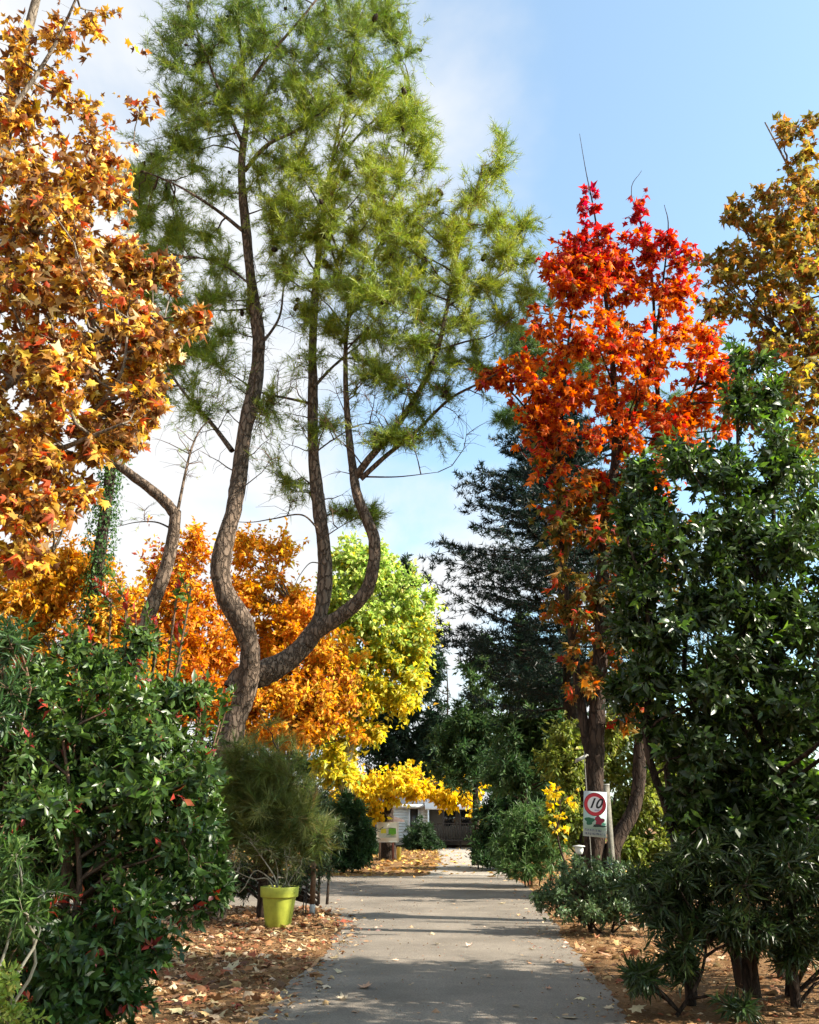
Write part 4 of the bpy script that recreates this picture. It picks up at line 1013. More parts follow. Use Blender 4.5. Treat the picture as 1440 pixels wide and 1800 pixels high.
# ---- pale green long-leaved shrub and darker hedge further along the right verge
st = [vstem(P(935, 1500, 24.5)[0] + rv.uniform(-.6, .6), 24.5 + rv.uniform(-.4, .4), 1.2, .02, .01, rv, n=10) for _ in range(6)]
broad('oleander_shrub', 'bright green rounded long-leaved shrub on the right verge beyond the low bush', (P(935, 1540, 24.5)[0], 24.5, 0), st, [(935, 1455, 24.5, 58, 50, .8, 250), (905, 1490, 24.4, 40, 40, .6, 130), (965, 1495, 24.3, 50, 40, .7, 160), (925, 1525, 24.1, 50, 20, .6, 100)], 'lance', LEAF_SOFT, [(0.06, .12, .04, 3), (.10, .18, .055, 3), (.15, .23, .08, 1.5)], 111, bark=BARK_DARK, K=50, per=12, size=.22, gap=0, dn=1.3, tfrac=.3, cat='shrub', arr='rosette', up=1.2, trunk='stem', sides=6, kw=dict(a0=.1, lo=10, hi=55))
st = [vstem(P(870, 1500, 33)[0] + rv.uniform(-.6, .6), 33 + rv.uniform(-.6, .6), 2.4, .03, .012, rv, n=10) for _ in range(5)]
broad('laurel_hedge', 'dark hedge beside the gravel path on the right', (P(872, 1525, 33)[0], 33, 0), st, [(870, 1460, 33, 38, 55, 1, 260), (890, 1420, 33.5, 50, 45, 1, 220), (850, 1490, 34, 26, 30, 1.2, 130), (960, 1430, 33, 80, 70, 1, 260), (868, 1510, 32, 40, 16, .8, 100)], 'slim', LEAF_SOFT, [(0.025, .055, .02, 3), (.04, .08, .025, 2), (.06, .10, .03, 1)], 112, bark=BARK_DARK, K=50, per=12, size=.24, gap=0, dn=1.8, tfrac=.3, cat='hedge', arr='rosette', trunk='stem', sides=6, kw=dict(a0=.1))

# ---- mid-green conifers behind them (flat sprays)
CYP = [(0.035, .075, .028, 3), (.055, .105, .035, 3), (.085, .14, .045, 2), (.12, .15, .05, 1)]
for k, (px_, Yc, bl, lab) in enumerate([(925, 29, [(930, 1180, 29, 55, 55, 1.2, 200), (935, 1270, 29, 75, 70, 1.5, 330), (930, 1350, 28.7, 85, 50, 1.5, 300), (975, 1230, 29, 50, 70, 1.2, 180), (920, 1110, 29.3, 30, 40, .8, 60)], 'shaggy mid-green conifer standing left of the maple trunks'),
                                         (835, 36, [(840, 1190, 36, 45, 50, 1.2, 150), (840, 1270, 36, 58, 60, 1.5, 260), (820, 1340, 36, 62, 50, 1.5, 260), (785, 1310, 36, 30, 50, 1, 90), (850, 1140, 36, 22, 30, .7, 36)], 'shaggy green conifer beside the gravel path, next to yellow leaves')]):
    xx = P(px_, 1480, Yc)[0]
    broad('cypress_tree', lab, (xx, Yc, 0), [vstem(xx, Yc, P(px_, 1130, Yc)[2], .16, .03, rv)], bl, 'slim', LEAF_SOFT, CYP, 121 + k, bark=BARK_DARK, K=70, per=13, size=.27, gap=.05, dn=1.8, tfrac=.3, arr='rosette', up=.2, group=None, kw=dict(a0=.1, lo=10, hi=60))

# ---- dark layered fir/cedar on the right
rg = np.random.default_rng(131)
YC = 22.5
xc = P(1000, 1100, YC)[0]
zt = P(1000, 745, YC)[2]
fir = Thing('cedar_tree', 'dark blue-green cedar with layered branches left of the maple', 'tree', (xc, YC, 0))
trk = catmull(np.array([[xc + .1 * math.sin(z), YC, z] for z in np.linspace(0, zt, 9)]), 40)
b = Buf(); tubes(b, trk, np.linspace(.26, .03, 40), 9, None, .05, rg); fir.part('trunk', b, BARK_DARK, smooth=True)
lb = Buf(); twl = []
zl = P(1000, 1220, YC)[2]
for z in np.arange(zl, zt, .46):
    s = (z - zl) / (zt - zl)
    Lmax = np.interp(s, [0, .15, .45, .7, .9, 1], [2.9, 3.6, 3.4, 2.5, 1.5, .35])
    nb = 8
    a0 = rg.uniform(0, 6.28)
    for q in range(nb):
        an = a0 + q * 6.283 / nb + rg.normal(0, .25)
        Ln = Lmax * rg.uniform(.62, 1.12)
        d = np.array([math.cos(an), math.sin(an), 0])
        a = np.array([xc, YC, z + rg.normal(0, .12)])
        e = a + d * Ln + [0, 0, Ln * rg.uniform(.08, .26)]
        m_ = bez(a[None], e[None], unit(d + [0, 0, -.25])[None], 9, -.05)[0]
        tubes(lb, m_, np.linspace(.035, .006, 9), 4)
        sd = np.cross(d, [0, 0, 1.0])
        for w in np.linspace(.25, 1, 9):
            c = m_[int(w * 8)]
            for sg in (-1, 1):
                ll = Ln * .36 * (1.2 - w * .7) * rg.uniform(.5, 1.25)
                e2 = c + unit(d * .8 + sg * sd * rg.uniform(.5, 1.1) + [0, 0, rg.normal(-.02, .18)]) * ll
                twl.append(bez(c[None], e2[None], unit(e2 - c)[None], 5, -.03)[0])
twl = np.array(twl)
tubes(lb, twl[:, ::2], np.tile(np.linspace(.008, .004, 3), (len(twl), 1)), 3)
fir.part('branches', lb, BARK_DARK, kind='stuff')
lv = Leaves('needle'); TEMPL['bneedle'] = T_needle(.11); lv.t = 'bneedle'
tufts(lv, twl, 6, 9, .16, [(0.008, .022, .016, 3), (.012, .030, .020, 3), (.022, .045, .026, 1)], rg, a0=.05, lo=30, hi=85, shoot_len=.22, upb=.5, spreadv=.1)
fir.leaves(lv, LEAF_NEEDLE)

# ---- pale green pine behind the maple and cedar
xx = P(990, 900, 27)[0]
st = [vstem(xx, 27, P(990, 540, 27)[2], .2, .04, rv)]
broad('pine_tree', 'green pine crown showing behind the red maple', (xx, 27, 0), st, [(912, 600, 27, 45, 45, 1, 60), (905, 735, 27, 38, 24, .8, 46), (955, 650, 27.3, 40, 60, 1, 60), (1030, 640, 27.3, 50, 60, 1, 60), (940, 530, 27.3, 40, 35, .8, 24), (1040, 480, 27.3, 30, 40, .8, 24), (1120, 720, 27, 70, 60, 1, 60), (1210, 730, 27, 60, 50, 1, 50), (880, 690, 27, 25, 25, .5, 12)], 'needle', LEAF_NEEDLE, [(.06, .11, .025, 2), (.10, .16, .03, 2), (.15, .20, .035, 1)], 141, bark=BARK_PINE, K=50, per=14, size=.30, gap=.05, dn=2.0, tfrac=.4, arr='tufts', kw=dict(shoots=4, shoot_len=.3))

# ---- orange trees in the middle distance, left
OR1 = [(0.68, 0.40, 0.04, 3), (0.62, 0.28, 0.03, 3), (0.72, 0.50, 0.07, 2), (0.45, 0.17, 0.03, 1)]
OR2 = [(0.68, 0.34, 0.03, 3), (0.62, 0.22, 0.03, 3), (0.72, 0.42, 0.05, 2.5), (0.38, 0.12, 0.03, 1), (.5, .09, .04, .8)]
OR3 = [(0.72, 0.40, 0.03, 3), (0.66, 0.27, 0.03, 3), (0.74, 0.48, 0.06, 2.5), (0.38, 0.13, 0.03, 1)]
for k, (px_, Yt, pal, bl, lab) in enumerate([
    (90, 27, OR1, [(60, 1050, 27, 120, 70, 1.5, 420), (140, 1000, 27, 70, 45, 1.2, 170), (40, 1130, 27, 120, 70, 1.5, 320), (180, 1110, 26.5, 80, 70, 1.3, 280), (110, 1200, 26.5, 130, 60, 1.5, 300), (-120, 1080, 27, 110, 110, 1.5, 260), (215, 1060, 27, 50, 60, 1.1, 130), (230, 1160, 26.6, 60, 70, 1.2, 220), (60, 980, 27, 60, 40, 1, 60)], 'yellow-orange tree at the far left behind the ivy-clad trunk'),
    (320, 28, OR2, [(300, 1030, 28, 50, 70, 1.1, 150), (345, 960, 28, 36, 45, .8, 46), (330, 1080, 28, 60, 70, 1.2, 240), (290, 1160, 27.5, 90, 60, 1.4, 320), (380, 1170, 28, 60, 70, 1.2, 200), (340, 1230, 27.5, 90, 45, 1.4, 240)], 'red-orange tree between the leaning trunk and the big pine'),
    (500, 29, OR3, [(430, 960, 29, 45, 45, .9, 60), (490, 965, 29, 40, 40, .8, 44), (445, 1040, 29, 60, 55, 1.2, 130), (510, 1080, 29, 65, 60, 1.3, 260), (470, 1140, 29, 80, 60, 1.4, 320), (560, 1160, 29, 70, 55, 1.3, 260), (500, 1220, 28.6, 90, 45, 1.4, 320), (590, 1210, 28.6, 45, 45, 1, 120), (420, 1230, 28.5, 60, 45, 1.2, 160), (450, 1290, 28, 70, 32, 1.2, 130), (540, 1285, 28.3, 70, 36, 1.2, 150), (570, 1250, 28.3, 50, 30, 1, 80)], 'orange tree seen between the stems of the big pine')]):
    xx = P(px_, 1300, Yt)[0]
    broad('plane_tree', lab, (xx, Yt, 0), [vstem(xx, Yt, P(px_, 1060, Yt)[2], .16, .04, rv), vstem(xx + .3, Yt, P(px_, 1100, Yt)[2], .08, .03, rv, (rv.uniform(-1.2, 1.2), 0), 2.0)], bl, 'rhomb', LEAF_AUT, pal, 151 + k, bark=BARK_GREY, K=110, per=10, size=.158, gap=.14, dn=2.5, tfrac=.15, jr=.36, up=1.3, shell=.40, kw=dict(a0=.2, upn=.6, sun=.6, droop=.3))

# ---- yellow-green tree in the centre
YY = 33.0


def lime_cols(p, rng):
    px_, py_, _ = project(p)
    n = len(p)
    c = palette([(0.46, .56, .12, 3), (.34, .47, .09, 3), (.58, .64, .22, 2), (.22, .33, .06, 1)], n, rng, p, patch=.35)
    y = palette([(0.72, .54, .04, 3), (.62, .52, .05, 3), (.50, .50, .06, 2), (.66, .38, .04, 1)], n, rng, p, patch=.35)
    k = rng.uniform(0, 1, n) < np.clip((py_ - 1060) / 170 + (px_ - 680) / 500, .05, .92)
    c[k] = y[k]
    return c


xx = P(612, 1500, YY)[0]
st = [stem_px([(622, 1560), (612, 1400), (610, 1330), (622, 1270), (650, 1235), (690, 1190), (700, 1110)], YY, .20, .03, 40), stem_px([(614, 1420), (585, 1330), (570, 1270), (590, 1225), (612, 1180), (620, 1080), (630, 990)], YY, .15, .03, 40, YY + np.linspace(0, -.5, 7)), stem_px([(612, 1340), (640, 1200), (645, 1100), (650, 1000)], YY, .12, .03, 30)]
broad('mulberry_tree', 'lime green tree turning yellow right of the pine stems', (xx, YY, 0), st, [(620, 985, YY, 42, 40, 1, 150), (595, 1050, YY, 45, 50, 1.1, 190), (665, 1000, YY, 45, 45, 1.1, 180), (700, 1040, YY, 45, 45, 1.1, 170), (728, 1090, YY, 36, 55, 1, 150), (650, 1080, YY, 70, 60, 1.5, 340), (700, 1140, YY, 60, 60, 1.4, 300), (640, 1160, YY, 75, 60, 1.5, 320), (720, 1180, YY, 36, 40, 1, 120), (680, 1220, YY, 60, 40, 1.3, 200), (610, 1230, YY, 50, 45, 1.2, 180), (585, 1300, YY, 40, 45, 1.1, 140), (640, 1290, YY, 40, 30, 1, 60), (590, 1350, YY, 40, 35, 1, 120), (755, 1060, YY, 16, 30, .5, 26)], 'rhomb', LEAF_AUT, None, 161, bark=BARK_PALE, K=120, per=9, size=.19, gap=.22, gscale=2.6, dn=2.2, tfrac=.2, jr=.36, shell=.42, cols=lime_cols, kw=dict(a0=.15, upn=.6, sun=.6, droop=.4))

# ---- yellow low-hanging tree with the thick dark trunk by the notice board
YL = 42.5
xx = P(683, 1510, YL)[0]
st = [stem_px([(683, 1512), (682, 1460), (684, 1400), (688, 1378)], YL, .40, .12, 30), stem_px([(684, 1400), (640, 1385), (610, 1390), (585, 1400)], YL, .16, .03, 20), stem_px([(686, 1370), (730, 1365), (790, 1385), (845, 1390)], YL, .14, .03, 20, YL + np.array([0, -.6, -1.4, -2])), stem_px([(684, 1390), (660, 1370), (650, 1350)], YL, .10, .03, 20)]
broad('mulberry_tree', 'low-hanging bright yellow tree with a thick dark trunk by the notice board', (xx, YL, 0), st, [(620, 1400, YL - 1, 40, 36, 1.4, 130), (645, 1425, YL - 1, 36, 22, 1.2, 84), (660, 1385, YL - 1, 45, 28, 1.4, 110), (705, 1378, YL - 1.5, 40, 22, 1.2, 110), (745, 1388, YL - 1.5, 30, 16, 1, 60), (790, 1400, YL - 2, 30, 24, 1, 84), (820, 1398, YL - 2, 30, 20, 1, 56), (600, 1340, YL - 1, 30, 35, 1.2, 56), (625, 1440, YL - 1, 26, 20, .8, 46), (715, 1350, YL - 1, 30, 16, .8, 24), (835, 1370, YL - 2, 24, 20, .8, 18), (845, 1420, YL - 2, 20, 16, .7, 14)], 'rhomb', LEAF_AUT, [(0.80, .58, .02, 3), (.74, .48, .02, 3), (.80, .66, .06, 2), (.6, .36, .03, 1)], 171, bark=BARK_DARK, K=60, per=10, size=.20, gap=.18, gscale=3.4, dn=2.6, shell=.36, jr=.34, tfrac=.3, limb_r=.03, twig_r=.008, kw=dict(a0=.1, droop=.8, upn=.35, sun=.9))

# ---- dark conifers far behind
for k, (px_, Yt, bl, lab) in enumerate([
    (715, 74, [(715, 1010, 74, 18, 40, .8, 60), (725, 1090, 74, 30, 74, 1.2, 90), (735, 1180, 74, 45, 60, 1.6, 200), (710, 1260, 74, 60, 60, 1.8, 260), (740, 1320, 74, 55, 74, 1.8, 240), (680, 1330, 74, 55, 74, 1.8, 200), (660, 1270, 74, 40, 74, 1.5, 110)], 'dark pointed conifer peeping above the lime green tree'),
    (790, 72, [(765, 1170, 72, 24, 74, 1.2, 90), (800, 1330, 72, 60, 74, 2, 240), (850, 1330, 72, 60, 60, 2, 200), (780, 1270, 72, 40, 40, 1.5, 110)], 'dark conifer over the roof of the mobile home'),
    (990, 57, [(985, 1330, 57, 60, 60, 2, 200), (985, 1420, 57, 60, 60, 2, 200), (990, 1240, 57, 40, 60, 1.5, 110), (990, 1160, 57, 24, 50, 1, 50)], 'unseen dark conifer added to shade the mobile home porch')]):  # last one is hidden from view, added to keep sun off the porch
    xx = P(px_, 1480, Yt)[0]
    broad('fir_tree', lab, (xx, Yt, 0), [vstem(xx, Yt, P(px_, bl[0][1], Yt)[2], .20, .03, rv)], bl, 'slim', LEAF_SOFT, [(0.015, .035, .018, 3), (.025, .05, .022, 2), (.04, .07, .03, 1)], 181 + k, bark=BARK_DARK, K=70, per=11, size=.52, gap=.06, dn=1.9, tfrac=.3, arr='rosette', up=.2, twig_r=.01, limb_r=.04, kw=dict(a0=.1, lo=20, hi=70))

# ---- shrubs on the left of the far path
for k, (px_, Yt, bl, sz, pal, lab) in enumerate([
    (600, 31.2, [(590, 1475, 31.2, 45, 40, .9, 300), (635, 1490, 31.4, 28, 28, .8, 150), (560, 1440, 31.2, 40, 60, .9, 260), (612, 1430, 31.2, 36, 40, .8, 220), (640, 1465, 31.2, 24, 30, .7, 120), (600, 1515, 31, 55, 16, .8, 150)], .17, [(0.03, .065, .022, 3), (.05, .10, .03, 2), (.075, .14, .04, 1)], 'dark green shrubbery across the side road behind the potted plant'),
    (745, 55, [(742, 1470, 55, 26, 30, 1, 150), (760, 1490, 55, 22, 18, .8, 70), (720, 1490, 55, 16, 20, .8, 50)], .24, [(0.03, .06, .022, 3), (.05, .09, .03, 2)], 'dark bush against the mobile home wall'),
    (640, 48, [(640, 1490, 48, 34, 22, 1, 150), (610, 1480, 48, 26, 26, 1, 90)], .24, [(0.03, .06, .025, 3), (.05, .09, .035, 2)], 'low hedge left of the notice board'),
    (520, 36, [(520, 1440, 36, 60, 60, 1.2, 260), (470, 1400, 36, 70, 80, 1.2, 260), (530, 1345, 36, 60, 36, 1, 150), (400, 1310, 36, 70, 50, 1, 200)], .2, [(0.025, .05, .02, 3), (.04, .08, .025, 2)], 'dark hedge behind the brownish feathery shrub')]):
    xx = P(px_, 1500, Yt)[0]
    broad('laurel_shrub', lab, (xx, Yt, 0), [vstem(xx + rv.uniform(-.4, .4), Yt, 1.3, .03, .012, rv, n=10) for _ in range(3)], bl, 'slim', LEAF_SOFT, pal, 191 + k, bark=BARK_DARK, K=40, per=12, size=sz * 1.15, gap=0, dn=1.8, tfrac=.3, cat='shrub', arr='rosette', trunk='stem', sides=6, kw=dict(a0=.1, lo=15, hi=70))

# ---- feathery brownish shrub behind the pot
rg = np.random.default_rng(201)
YW = 15.7
xx = P(468, 1600, YW)[0]
st = [stem_px([(462, 1612), (464, 1540), (468, 1480), (480, 1400), (490, 1320)], YW, .11, .02, 24), stem_px([(470, 1590), (500, 1500), (540, 1430), (560, 1380)], YW, .05, .012, 20), stem_px([(462, 1560), (440, 1480), (430, 1400)], YW, .04, .012, 20)]
wis, tw = broad('feathery_shrub', 'wispy olive-brown feathery shrub behind the yellow-green pot', (xx, YW, 0), st, [(480, 1350, YW, 60, 60, .7, 130), (450, 1420, YW, 50, 60, .7, 110), (510, 1420, YW, 55, 60, .7, 120), (490, 1300, YW, 40, 40, .5, 60), (540, 1460, YW, 45, 50, .6, 90), (480, 1490, YW, 60, 40, .7, 100), (415, 1360, YW, 30, 60, .4, 80), (410, 1460, YW, 36, 50, .4, 90), (395, 1530, YW, 40, 30, .4, 60)], 'thread', LEAF_NEEDLE, [(0.10, .15, .03, 3), (.14, .16, .035, 3), (.08, .12, .03, 2), (.22, .16, .055, 1)], 202, bark=BARK_DARK, K=60, per=15, size=.30, gap=.22, gscale=3.0, cat='shrub', arr='tufts', up=1.2, trunk='stem', sides=7, kw=dict(shoots=4, lo=5, hi=40, shoot_len=.3, upb=.2, spreadv=.3))
st = [stem_px([(560, 1590), (562, 1520), (565, 1440)], 18.0, .03, .01, 16), stem_px([(575, 1590), (580, 1520), (590, 1450)], 18.0, .03, .01, 16)]
broad('oleander_shrub', 'dark leafy shrub between the feathery shrub and the side road', (P(565, 1590, 18)[0], 18, 0), st, [(555, 1420, 18, 45, 60, .6, 120), (560, 1500, 17.8, 40, 50, .6, 120), (530, 1540, 17.5, 40, 30, .5, 80), (590, 1470, 18, 26, 40, .4, 40), (430, 1535, 17.6, 50, 36, .4, 100), (380, 1500, 17.6, 50, 50, .4, 100), (420, 1565, 17.6, 55, 22, .3, 80)], 'lance', LEAF_GLOSS, [(0.03, .055, .022, 3), (.05, .08, .03, 2), (.085, .12, .05, 1)], 203, bark=BARK_DARK, K=30, per=12, size=.15, gap=0, cat='shrub', arr='rosette', trunk='stem', sides=6, kw=dict(a0=.2, lo=15, hi=70))

# ------------------------------------------------------------------ the pot and the plant in it
YPOT = 15.2
xp = P(490, 1600, YPOT)[0]
pot = Thing('flower_pot', 'yellow-green tapered flower pot standing on the leaf litter', 'pot', (xp, YPOT, 0))
POT = paint('lime_plastic', (0.36, 0.40, 0.05), .5, .3, 7.0, 0.08)
k_ = .575
b = Buf(); lathe(b, [(0, 0), (.19 * k_ / .575, 0), (.205, .02), (.272, .455)], pot.base, 40); pot.part('body', b, POT, smooth=True)
b = Buf(); lathe(b, [(.271, .452), (.300, .455), (.304, .465), (.315, .60), (.313, .608), (.288, .608), (.282, .59), (.276, .50)], pot.base, 40); pot.part('rim', b, POT, smooth=True)
b = Buf(); lathe(b, [(0, .545), (.15, .54), (.279, .53)], pot.base, 24); pot.part('soil', b, paint('potting_soil', (.05, .035, .025), .95, .4, 20, .6))
rp = np.random.default_rng(211)
st = []
for path in ([(490, 1570), (482, 1540), (455, 1500), (440, 1480)], [(492, 1570), (480, 1550), (450, 1530), (430, 1560), (420, 1570)], [(488, 1570), (488, 1530), (480, 1500)], [(495, 1570), (505, 1535), (500, 1500)], [(486, 1570), (470, 1545), (445, 1545), (410, 1530)], [(498, 1570), (512, 1545), (530, 1520)]):
    st.append(stem_px(path, YPOT, .014, .005, 16, YPOT + np.r_[0, np.cumsum(rp.normal(0, .08, len(path) - 1))]))
broad('potted_oleander', 'straggly pale-stemmed plant growing in the yellow-green pot', (xp, YPOT, .54), st, [(455, 1490, YPOT, 36, 30, .3, 26), (425, 1510, YPOT, 34, 40, .3, 20), (490, 1500, YPOT, 40, 26, .3, 30), (520, 1520, YPOT, 30, 30, .3, 22), (495, 1560, YPOT, 30, 10, .2, 26), (415, 1560, YPOT, 20, 12, .15, 5)], 'lance', LEAF_SOFT, [(0.10, .13, .045, 3), (.16, .19, .07, 2), (.24, .24, .12, 1), (.06, .09, .03, 2)], 212, bark=BARK_PALE, K=18, per=9, size=.13, gap=0, cat='plant', arr='rosette', limb_r=.008, twig_r=.0045, trunk='stem', sides=6, kw=dict(a0=.3, lo=15, hi=75))

# stake beside the pot, and a thin rod beside it
ys_ = 17.2
xs = P(549, 1598, ys_)[0]
stake = Thing('wooden_stake', 'brown wooden stake with a pale foot right of the pot', 'stake', (xs, ys_, 0))
b = Buf(); box(b, xs - .045, xs + .045, ys_ - .045, ys_ + .045, .18, .88); box(b, xs - .035, xs + .035, ys_ - .035, ys_ + .035, .88, .90)
stake.part('shaft', b, paint('stake_wood', (.16, .085, .045), .8, .4, 18, .4))
b = Buf(); box(b, xs - .047, xs + .047, ys_ - .047, ys_ + .047, 0, .178); stake.part('foot', b, paint('foot_paint', (.45, .44, .43), .7, .3, 25))
b = Buf(); xr = xs - .12
tubes(b, np.array([[xr, ys_, 0], [xr + .01, ys_, .5], [xr + .03, ys_, 1.0], [xr + .04, ys_, 1.5]]), np.full(4, .012), 7)
tubes(b, np.array([[xr - .05, ys_, 0.0], [xr - .04, ys_, .25], [xr - .005, ys_, .5]]), np.full(3, .01), 7)
solo('metal_rod', 'thin dark rod stuck in the ground beside the wooden stake', 'rod', b, paint('dark_steel', (.03, .03, .03), .5, .2), (xr, ys_, 0))

# ------------------------------------------------------------------ speed limit sign
YG = 15.35
c = P(1046, 1431, YG)
sw, shh = .395, .73
rot = Matrix.Rotation(math.radians(5), 4, 'Y') @ Matrix.Rotation(math.radians(-24), 4, 'Z')


def txt(body, size, mat, name, parent, loc, shear=0.0, off=0.0, ax='CENTER'):
    cu = bpy.data.curves.new(name, 'FONT'); cu.body = body; cu.size = size; cu.align_x = ax; cu.align_y = 'CENTER'
    cu.shear = shear; cu.offset = off; cu.extrude = .0008
    tmp = bpy.data.objects.new(name, cu); COL.objects.link(tmp)
    bpy.context.view_layer.update()
    me = bpy.data.meshes.new_from_object(tmp.evaluated_get(bpy.context.evaluated_depsgraph_get()))
    bpy.data.objects.remove(tmp)
    me.materials.clear(); me.materials.append(mat)
    o = bpy.data.objects.new(name, me); COL.objects.link(o); o.parent = parent
    o.location = loc; o.rotation_euler = (math.radians(90), 0, 0)
    return o


sign = Thing('speed_sign', 'speed limit 10 sign with red ring fixed in front of the maple trunk', 'sign', c)
sign.o.matrix_world = Matrix.Translation(Vector(c)) @ rot
WHITE = paint('sign_white', (.50, .56, .56), .35, .06, 6)
PALEG = paint('sign_pale_green', (.40, .56, .50), .4, .12, 5)
RED = paint('sign_red', (.55, .03, .045), .4, .15, 9)
BLACK = paint('sign_black', (.012, .012, .014), .45, .1)
sign.base = np.zeros(3)
b = Buf(); box(b, -sw / 2, sw / 2, 0, .012, -shh / 2, shh / 2); panel = sign.part('panel', b, WHITE)
b = Buf(); box(b, -sw / 2 + .008, sw / 2 - .008, -.002, 0.001, -.25, .06); sign.part('picture_field', b, PALEG, panel)


def disc(r0, r1, cx, cz, y, k=48):
    b = Buf(); a = np.linspace(0, 2 * math.pi, k, endpoint=False)
    v = np.concatenate([np.stack([cx + r * np.cos(a), 0 * a + y, cz + r * np.sin(a)], 1) for r in (r0, r1)])
    j = np.arange(k); jn = (j + 1) % k
    b.add(v, np.stack([j, j + k, jn + k, jn], 1))
    return b


cz = .155
sign.part('ring_edge', disc(.183, .190, 0, cz, -.0046), BLACK, panel)
sign.part('ring', disc(.128, .183, 0, cz, -.0046), RED, panel)
sign.part('disc', disc(.0005, .128, 0, cz, -.0040), paint('disc_white', (.75, .74, .74), .35, .05), panel)
txt('10', .225, BLACK, 'number', panel, (-.005, -.0055, cz + .010), .38, .005)
txt('km/h', .04, paint('sign_blue', (.09, .06, .35), .5, .1), 'unit', panel, (.035, -.0055, cz - .092), .2)
# the worn little pictures: a green patch and a red patch on a dark strip
for nm, col, cx_, cz_, rx_, rz_, ph in (('green_patch', (.02, .12, .06), -.09, -.115, .075, .062, .3), ('red_patch', (.30, .02, .05), .075, -.105, .075, .075, 1.2), ('dark_patch', (.015, .03, .025), .07, -.185, .11, .022, 2.0), ('mint_patch', (.15, .55, .36), .15, -.155, .03, .026, .7)):
    b = Buf(); a = np.linspace(0, 2 * math.pi, 22, endpoint=False); rr = 1 + .22 * np.sin(3 * a + ph) + .12 * np.sin(5 * a)
    v = np.vstack([[[cx_, -.0032 - .0006 * len(nm) / 10, cz_]], np.stack([cx_ + rx_ * rr * np.cos(a), 0 * a - .0032 - .0006 * len(nm) / 10, cz_ + rz_ * rr * np.sin(a)], 1)])
    j = np.arange(22); b.add(v, np.stack([0 * j, 1 + j, 1 + (j + 1) % 22], 1)); sign.part(nm, b, paint(nm, col, .5, .3, 30), panel)
# two lines of lettering too worn to read: letter strokes
rl_ = np.random.default_rng(4)
for li, (z0, x0, x1) in enumerate(((-.262, -.165, .10), (-.318, -.165, .165))):
    b = Buf(); x = x0
    while x < x1:
        w = rl_.uniform(.012, .02); h = .034
        box(b, x, x + .005, -.004, -.001, z0 - h / 2, z0 + h / 2)
        if rl_.uniform() < .8:
            zz_ = z0 + rl_.choice([-h / 2, 0, h / 2 - .006]); box(b, x + .0052, x + w, -.0038, -.0012, zz_, zz_ + .006)
        if rl_.uniform() < .6:
            box(b, x + w + .0002, x + w + .005, -.004, -.001, z0 - h / 2, z0 + h / 2)
        x += w + rl_.choice([.011, .011, .011, .024])
    sign.part('lettering', b, paint('letter_blue', (.03, .06, .17), .5, .3), panel)

# pale post behind the sign, lamp and camera on the maple
pp_ = P(1066, 1380, YG + .12)
post = Thing('wooden_post', 'weathered grey post standing behind the speed limit sign', 'post', (pp_[0], YG + .12, 0))
b = Buf(); box(b, pp_[0] - .045, pp_[0] + .045, YG + .08, YG + .15, 0, pp_[2]); post.part('shaft', b, paint('weathered_wood', (.17, .16, .13), .85, .5, 14, .4))
b = Buf(); box(b, pp_[0] - .047, pp_[0] + .047, YG + .078, YG + .152, pp_[2], pp_[2] + .015); post.part('cap', b, paint('cap_zinc', (.45, .45, .42), .5, .2))
cp = P(1026, 1332, 15.75)
cam_l = Thing('flood_lamp', 'pale grey lamp head mounted on the maple trunk above the sign', 'lamp', cp)
b = Buf(); v = np.array([(-.15, -.10, -.09), (.0, -.10, -.03), (.0, .08, -.03), (-.15, .08, -.09), (-.13, -.09, -.015), (.0, -.09, .04), (.0, .07, .04), (-.13, .07, -.015)]) + cp
b.add(v, [(0, 3, 2, 1), (4, 5, 6, 7), (0, 1, 5, 4), (2, 3, 7, 6), (1, 2, 6, 5), (0, 4, 7, 3)]); cam_l.part('housing', b, paint('lamp_grey', (.36, .35, .31), .5, .3))
b = Buf(); tubes(b, np.array([cp + [0, 0, .0], cp + [.04, .0, .02], cp + [.06, .06, .05], cp + [.10, .10, .05]]), np.full(4, .018), 8); cam_l.part('bracket', b, paint('lamp_grey', (.55, .54, .50)))
pl_ = P(1032, 1400, 15.7)
b = Buf(); tubes(b, np.array([[pl_[0], 15.7, z] for z in (0, 1, 2, 2.78)]), np.full(4, .008), 7); solo('cable_pipe', 'thin grey pipe running up the left side of the maple trunk', 'pipe', b, paint('pipe_grey', (.22, .21, .18), .6, .3), (pl_[0], 15.7, 0))
lp = P(1018, 1492, 15.2)
lamp = Thing('path_lamp', 'small white bowl-shaped path lamp above the low bush', 'lamp', (lp[0], 15.2, 0))
b = Buf(); lathe(b, [(0, -.09), (.05, -.085), (.07, -.03), (.072, .03)], lp, 18); lamp.part('bowl', b, paint('lamp_white', (.78, .78, .76), .35, .08), smooth=True)
b = Buf(); lathe(b, [(.0, .06), (.10, .045), (.105, .03), (.0, .029)], lp, 18); lamp.part('cap', b, paint('lamp_cap', (.55, .55, .5), .4, .1), smooth=True)
b = Buf(); tubes(b, np.array([[lp[0], 15.2, 0], [lp[0], 15.2, lp[2] * .5], [lp[0], 15.2, lp[2] - .085]]), np.full(3, .02), 8); lamp.part('stem', b, paint('dark_steel', (.03, .03, .03)))

